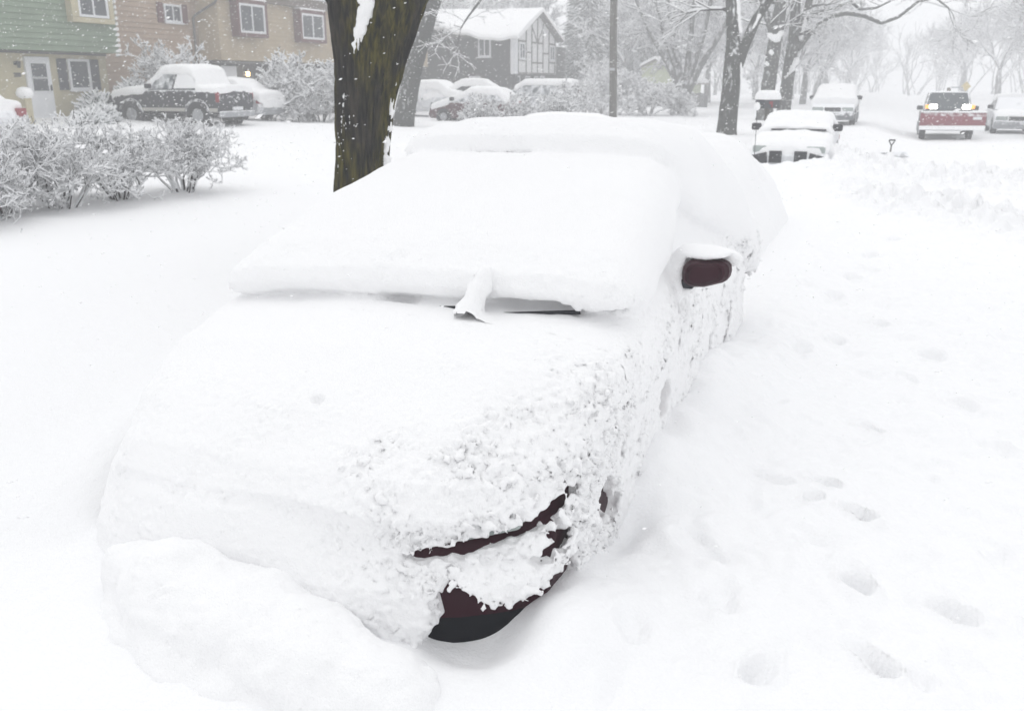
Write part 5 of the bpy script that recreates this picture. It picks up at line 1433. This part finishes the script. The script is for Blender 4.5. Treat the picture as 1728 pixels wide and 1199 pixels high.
# driveway vehicles, noses to the houses (front towards -x)
DRV = 'vehicles in the driveways on the left'
QT = math.pi / 2
def pickup():
    s = dict(cat='pickup', w=1.95, paint=DARKP, low=[(-2.55, .55), (-2.62, .85), (-2.58, 1.30), (.75, 1.30), (1.7, 1.24), (2.4, 1.12), (2.55, .95), (2.6, .6), (2.5, .5)],
             belt=1.29, roof=2.0, cab=(-1.62, .80, -1.35, -.05), axles=(1.42, -1.62), front=2.54, rear=-2.58, headz=(.82, 1.04), tailz=(.88, 1.24), tailw=.2, wheel=.42, tumble=.17,
             sidewin=(0, .44, 1), screen=SNOWGLASS, sideglass=SNOWGLASS, bump=snowed('chrome_bumper', (.35, .36, .38), .45, 6, .2),
             snow=[([(-1.60, 1.36), (-1.45, 1.85), (-1.2, 2.0), (-.1, 2.0), (.35, 1.70), (.85, 1.30), (1.7, 1.24), (2.38, 1.12)], .20, .03), ([(-2.58, 1.32), (-1.5, 1.36)], .16, .02),
                   ])
    L = vehicle('pickup_truck', 'dark pickup truck with a deep snow load, side-on in the driveway below the beige house', (-24.6, 27.9, gz(-24.6, 27.9) - .17), QT, DRV, s)
    for sx in (-1, 1):
        MB().box((sx * .97, -1.1, .56), (sx * 1.0, 1.0, .68)).box((sx * .97, -2.5, .56), (sx * 1.0, -2.1, .68)).build('side_strip', mat('strip', (.42, .41, .38), .5), L)
        MB().box((sx * .80, -1.0, .40), (sx * 1.06, .9, .46)).build('running_board', BLACK, L)
        # flares over the wheels with snow sitting on them
        for y in (1.42, -1.62):
            o = [(y + .56 * math.cos(t), .44 + .56 * math.sin(t)) for t in np.linspace(.1, math.pi - .1, 13)]; i = [(y + .47 * math.cos(t), .44 + .47 * math.sin(t)) for t in np.linspace(math.pi - .1, .1, 13)]
            q = o + i
            MB().loft([(sx * .96, a, b) for a, b in q], [(sx * 1.03, a, b) for a, b in q]).build('wheel_flare', snowed('flare', (.06, .06, .07), .55, 5, .2), L)
    # wind-packed snow on the rear side glass
    MB().loft([(-.99, -1.66, 1.36), (-.99, -.62, 1.36), (-.86, -.75, 1.84), (-.86, -1.42, 1.90)], [(-.93, -1.60, 1.36), (-.93, -.66, 1.36), (-.81, -.79, 1.84), (-.81, -1.40, 1.90)]).build('window_snow', SNOWT, L, bevel=.02)
pickup()
vehicle('parked_sedan', 'snow-covered car whose white tail shows just right of the dark pickup', (-25.3, 31.35, gz(-25.3, 31.35) - .05), QT, DRV, sedan(SILVER, tailw=.2, snow=[([(-2.36, .84), (-2.2, .95), (-1.7, .98), (-1.05, 1.38), (-.5, 1.43), (.2, 1.42), (1.15, .97), (2.2, .7)], .24, .06), ([(-2.40, .62), (-2.28, .70)], .2, -.1)]))
vehicle('parked_sedan', 'white snow-covered car tail with a red light at the left picture edge', (-26.85, 20.2, gz(-26.9, 20.2) - .45), QT, DRV, sedan(WHITEP, tailw=.30, tailz=(.76, 1.0), rear=-2.34, snow=[([(-2.20, 1.0), (-1.7, 1.02), (-1.05, 1.38), (-.5, 1.43), (.2, 1.42), (1.15, .97), (2.2, .7)], .27, .06)]))
vehicle('parked_hatchback', 'maroon hatchback side-on with snowy roof and one spoked wheel showing', (-18.1, 40.3, gz(-18.1, 40.3) - .12), QT, DRV,
        dict(w=1.7, paint=MARP, low=[(-2.0, .25), (-2.05, .6), (-2.0, .98), (.9, 1.0), (1.7, .86), (2.0, .72), (2.08, .5), (2.0, .25)], belt=.98, roof=1.48, cab=(-1.95, 1.15, -1.3, .05), axles=(1.28, -1.3), front=2.03, rear=-2.02,
             headz=(.58, .74), tailz=(.75, 1.0), sideglass=SNOWGLASS, screen=SNOWGLASS, snow=[([(-1.95, 1.05), (-1.35, 1.44), (-.7, 1.49), (.0, 1.48), (.55, 1.24), (1.15, .99), (1.7, .86), (2.0, .74)], .2, .03)]))
vehicle('parked_van', 'minivan with a thick flat snow roof in front of the half-timbered gable', (-18.3, 48.9, gz(-18.3, 48.9) + .02), QT, DRV,
        dict(cat='van', w=1.86, paint=SILVER, low=[(-2.35, .3), (-2.4, .65), (-2.35, 1.05), (1.4, 1.05), (2.1, .92), (2.35, .75), (2.4, .5), (2.3, .3)], belt=1.04, roof=1.76, cab=(-2.33, 1.6, -2.1, .55), axles=(1.5, -1.4), front=2.36, rear=-2.37,
             headz=(.66, .84), tailz=(1.0, 1.35), sidewin=(0, .33, .66, 1), sideglass=SNOWGLASS, screen=SNOWGLASS, snow=[([(-2.25, 1.70), (-2.0, 1.76), (.5, 1.76), (1.05, 1.42)], .2, .04), ([(1.6, 1.06), (2.1, .94)], .1, .03)]))
vehicle('parked_sedan', 'white snow-smothered car left of the maroon hatchback, just right of the leaning trunk', (-23.2, 45.2, gz(-23.2, 45.2) + .05), QT, DRV,
        sedan(WHITEP, roof=1.5, sideglass=SNOWT, screen=SNOWT, snow=[([(-2.3, .95), (-1.7, 1.05), (-1.05, 1.46), (-.5, 1.5), (.2, 1.48), (.7, 1.2), (1.15, .99), (1.9, .86), (2.25, .68)], .34, .10)]))
vehicle('parked_sedan', 'white snow-smothered car behind the maroon hatchback, dark slivers of its windows showing', (-21.0, 45.6, gz(-21.0, 45.6) + .25), QT + .25, DRV,
        sedan(WHITEP, roof=1.5, snow=[([(-2.3, .95), (-1.7, 1.05), (-1.05, 1.46), (-.5, 1.5), (.2, 1.48), (.7, 1.2), (1.15, .99), (1.9, .86), (2.25, .68)], .26, .02)]))
# ------------------------------------------------------------------ falling snow and the air full of it
def flakes():
    rg = np.random.default_rng(101)
    n = 42000
    d = 2.2 + (46 - 2.2) * rg.uniform(0, 1, n) ** .64
    a = R(22) + rg.uniform(-.85, .85, n)                    # azimuth about the street scene, well past the frame
    x = -np.sin(a) * d; y = np.cos(a) * d
    z = rg.uniform(-.1, 1, n) * np.minimum(2.6 + d * .22, 9) + .1
    z = np.maximum(z, G(x, y) + .05)
    s = rg.uniform(.0018, .0052, n) * (1 + np.clip((d - 6) / 26, 0, 1) * 1.4)
    el = rg.uniform(1.0, 3.4, n)                            # clumps of crystals, some longer than wide
    ax = np.stack([np.cos(R(20)) + 0 * s, np.sin(R(20)) + rg.normal(size=n) * .3, .28 + rg.normal(size=n) * .16], 1); ax /= np.linalg.norm(ax, axis=1)[:, None]
    b = np.cross(ax, [0, 0, 1.]); b /= np.linalg.norm(b, axis=1)[:, None]; c = np.cross(ax, b)
    C = np.stack([x, y, z], 1)
    V = np.stack([C + ax * (s * el)[:, None], C - ax * (s * el)[:, None], C + b * s[:, None], C - b * s[:, None], C + c * s[:, None], C - c * s[:, None]], 1)
    T = np.array([(0, 2, 4), (2, 1, 4), (1, 3, 4), (3, 0, 4), (2, 0, 5), (1, 2, 5), (3, 1, 5), (0, 3, 5)])
    F = (np.arange(n)[:, None, None] * 6 + T[None]).reshape(-1, 3)
    fm = bpy.data.materials.new('flake'); fm.use_nodes = True
    fn, fl = fm.node_tree.nodes, fm.node_tree.links
    fn.remove(fn['Principled BSDF'])
    a1 = fn.new('ShaderNodeBsdfDiffuse'); a1.inputs[0].default_value = (.97, .97, .975, 1)
    fl.new(a1.outputs[0], fn['Material Output'].inputs['Surface'])
    o = link('falling_snow', fast_mesh('falling_snow', V.reshape(-1, 3), F), fm)
    tag(o, 'snowflakes falling everywhere through the air in front of trees and houses', 'snowflakes', kind='stuff')
flakes()

def haze():
    m = bpy.data.materials.new('haze'); m.use_nodes = True
    n, l = m.node_tree.nodes, m.node_tree.links
    n.remove(n['Principled BSDF'])
    v = n.new('ShaderNodeVolumePrincipled')
    v.inputs['Color'].default_value = (.975, .98, .99, 1)
    v.inputs['Density'].default_value = .0070
    v.inputs['Anisotropy'].default_value = 0.0
    l.new(v.outputs[0], n['Material Output'].inputs['Volume'])
    o = MB().box((-230, -8, -1.6), (170, 430, 20)).build('haze', m)
    tag(o, 'pale haze of blowing snow filling the street', 'haze', kind='stuff')
haze()
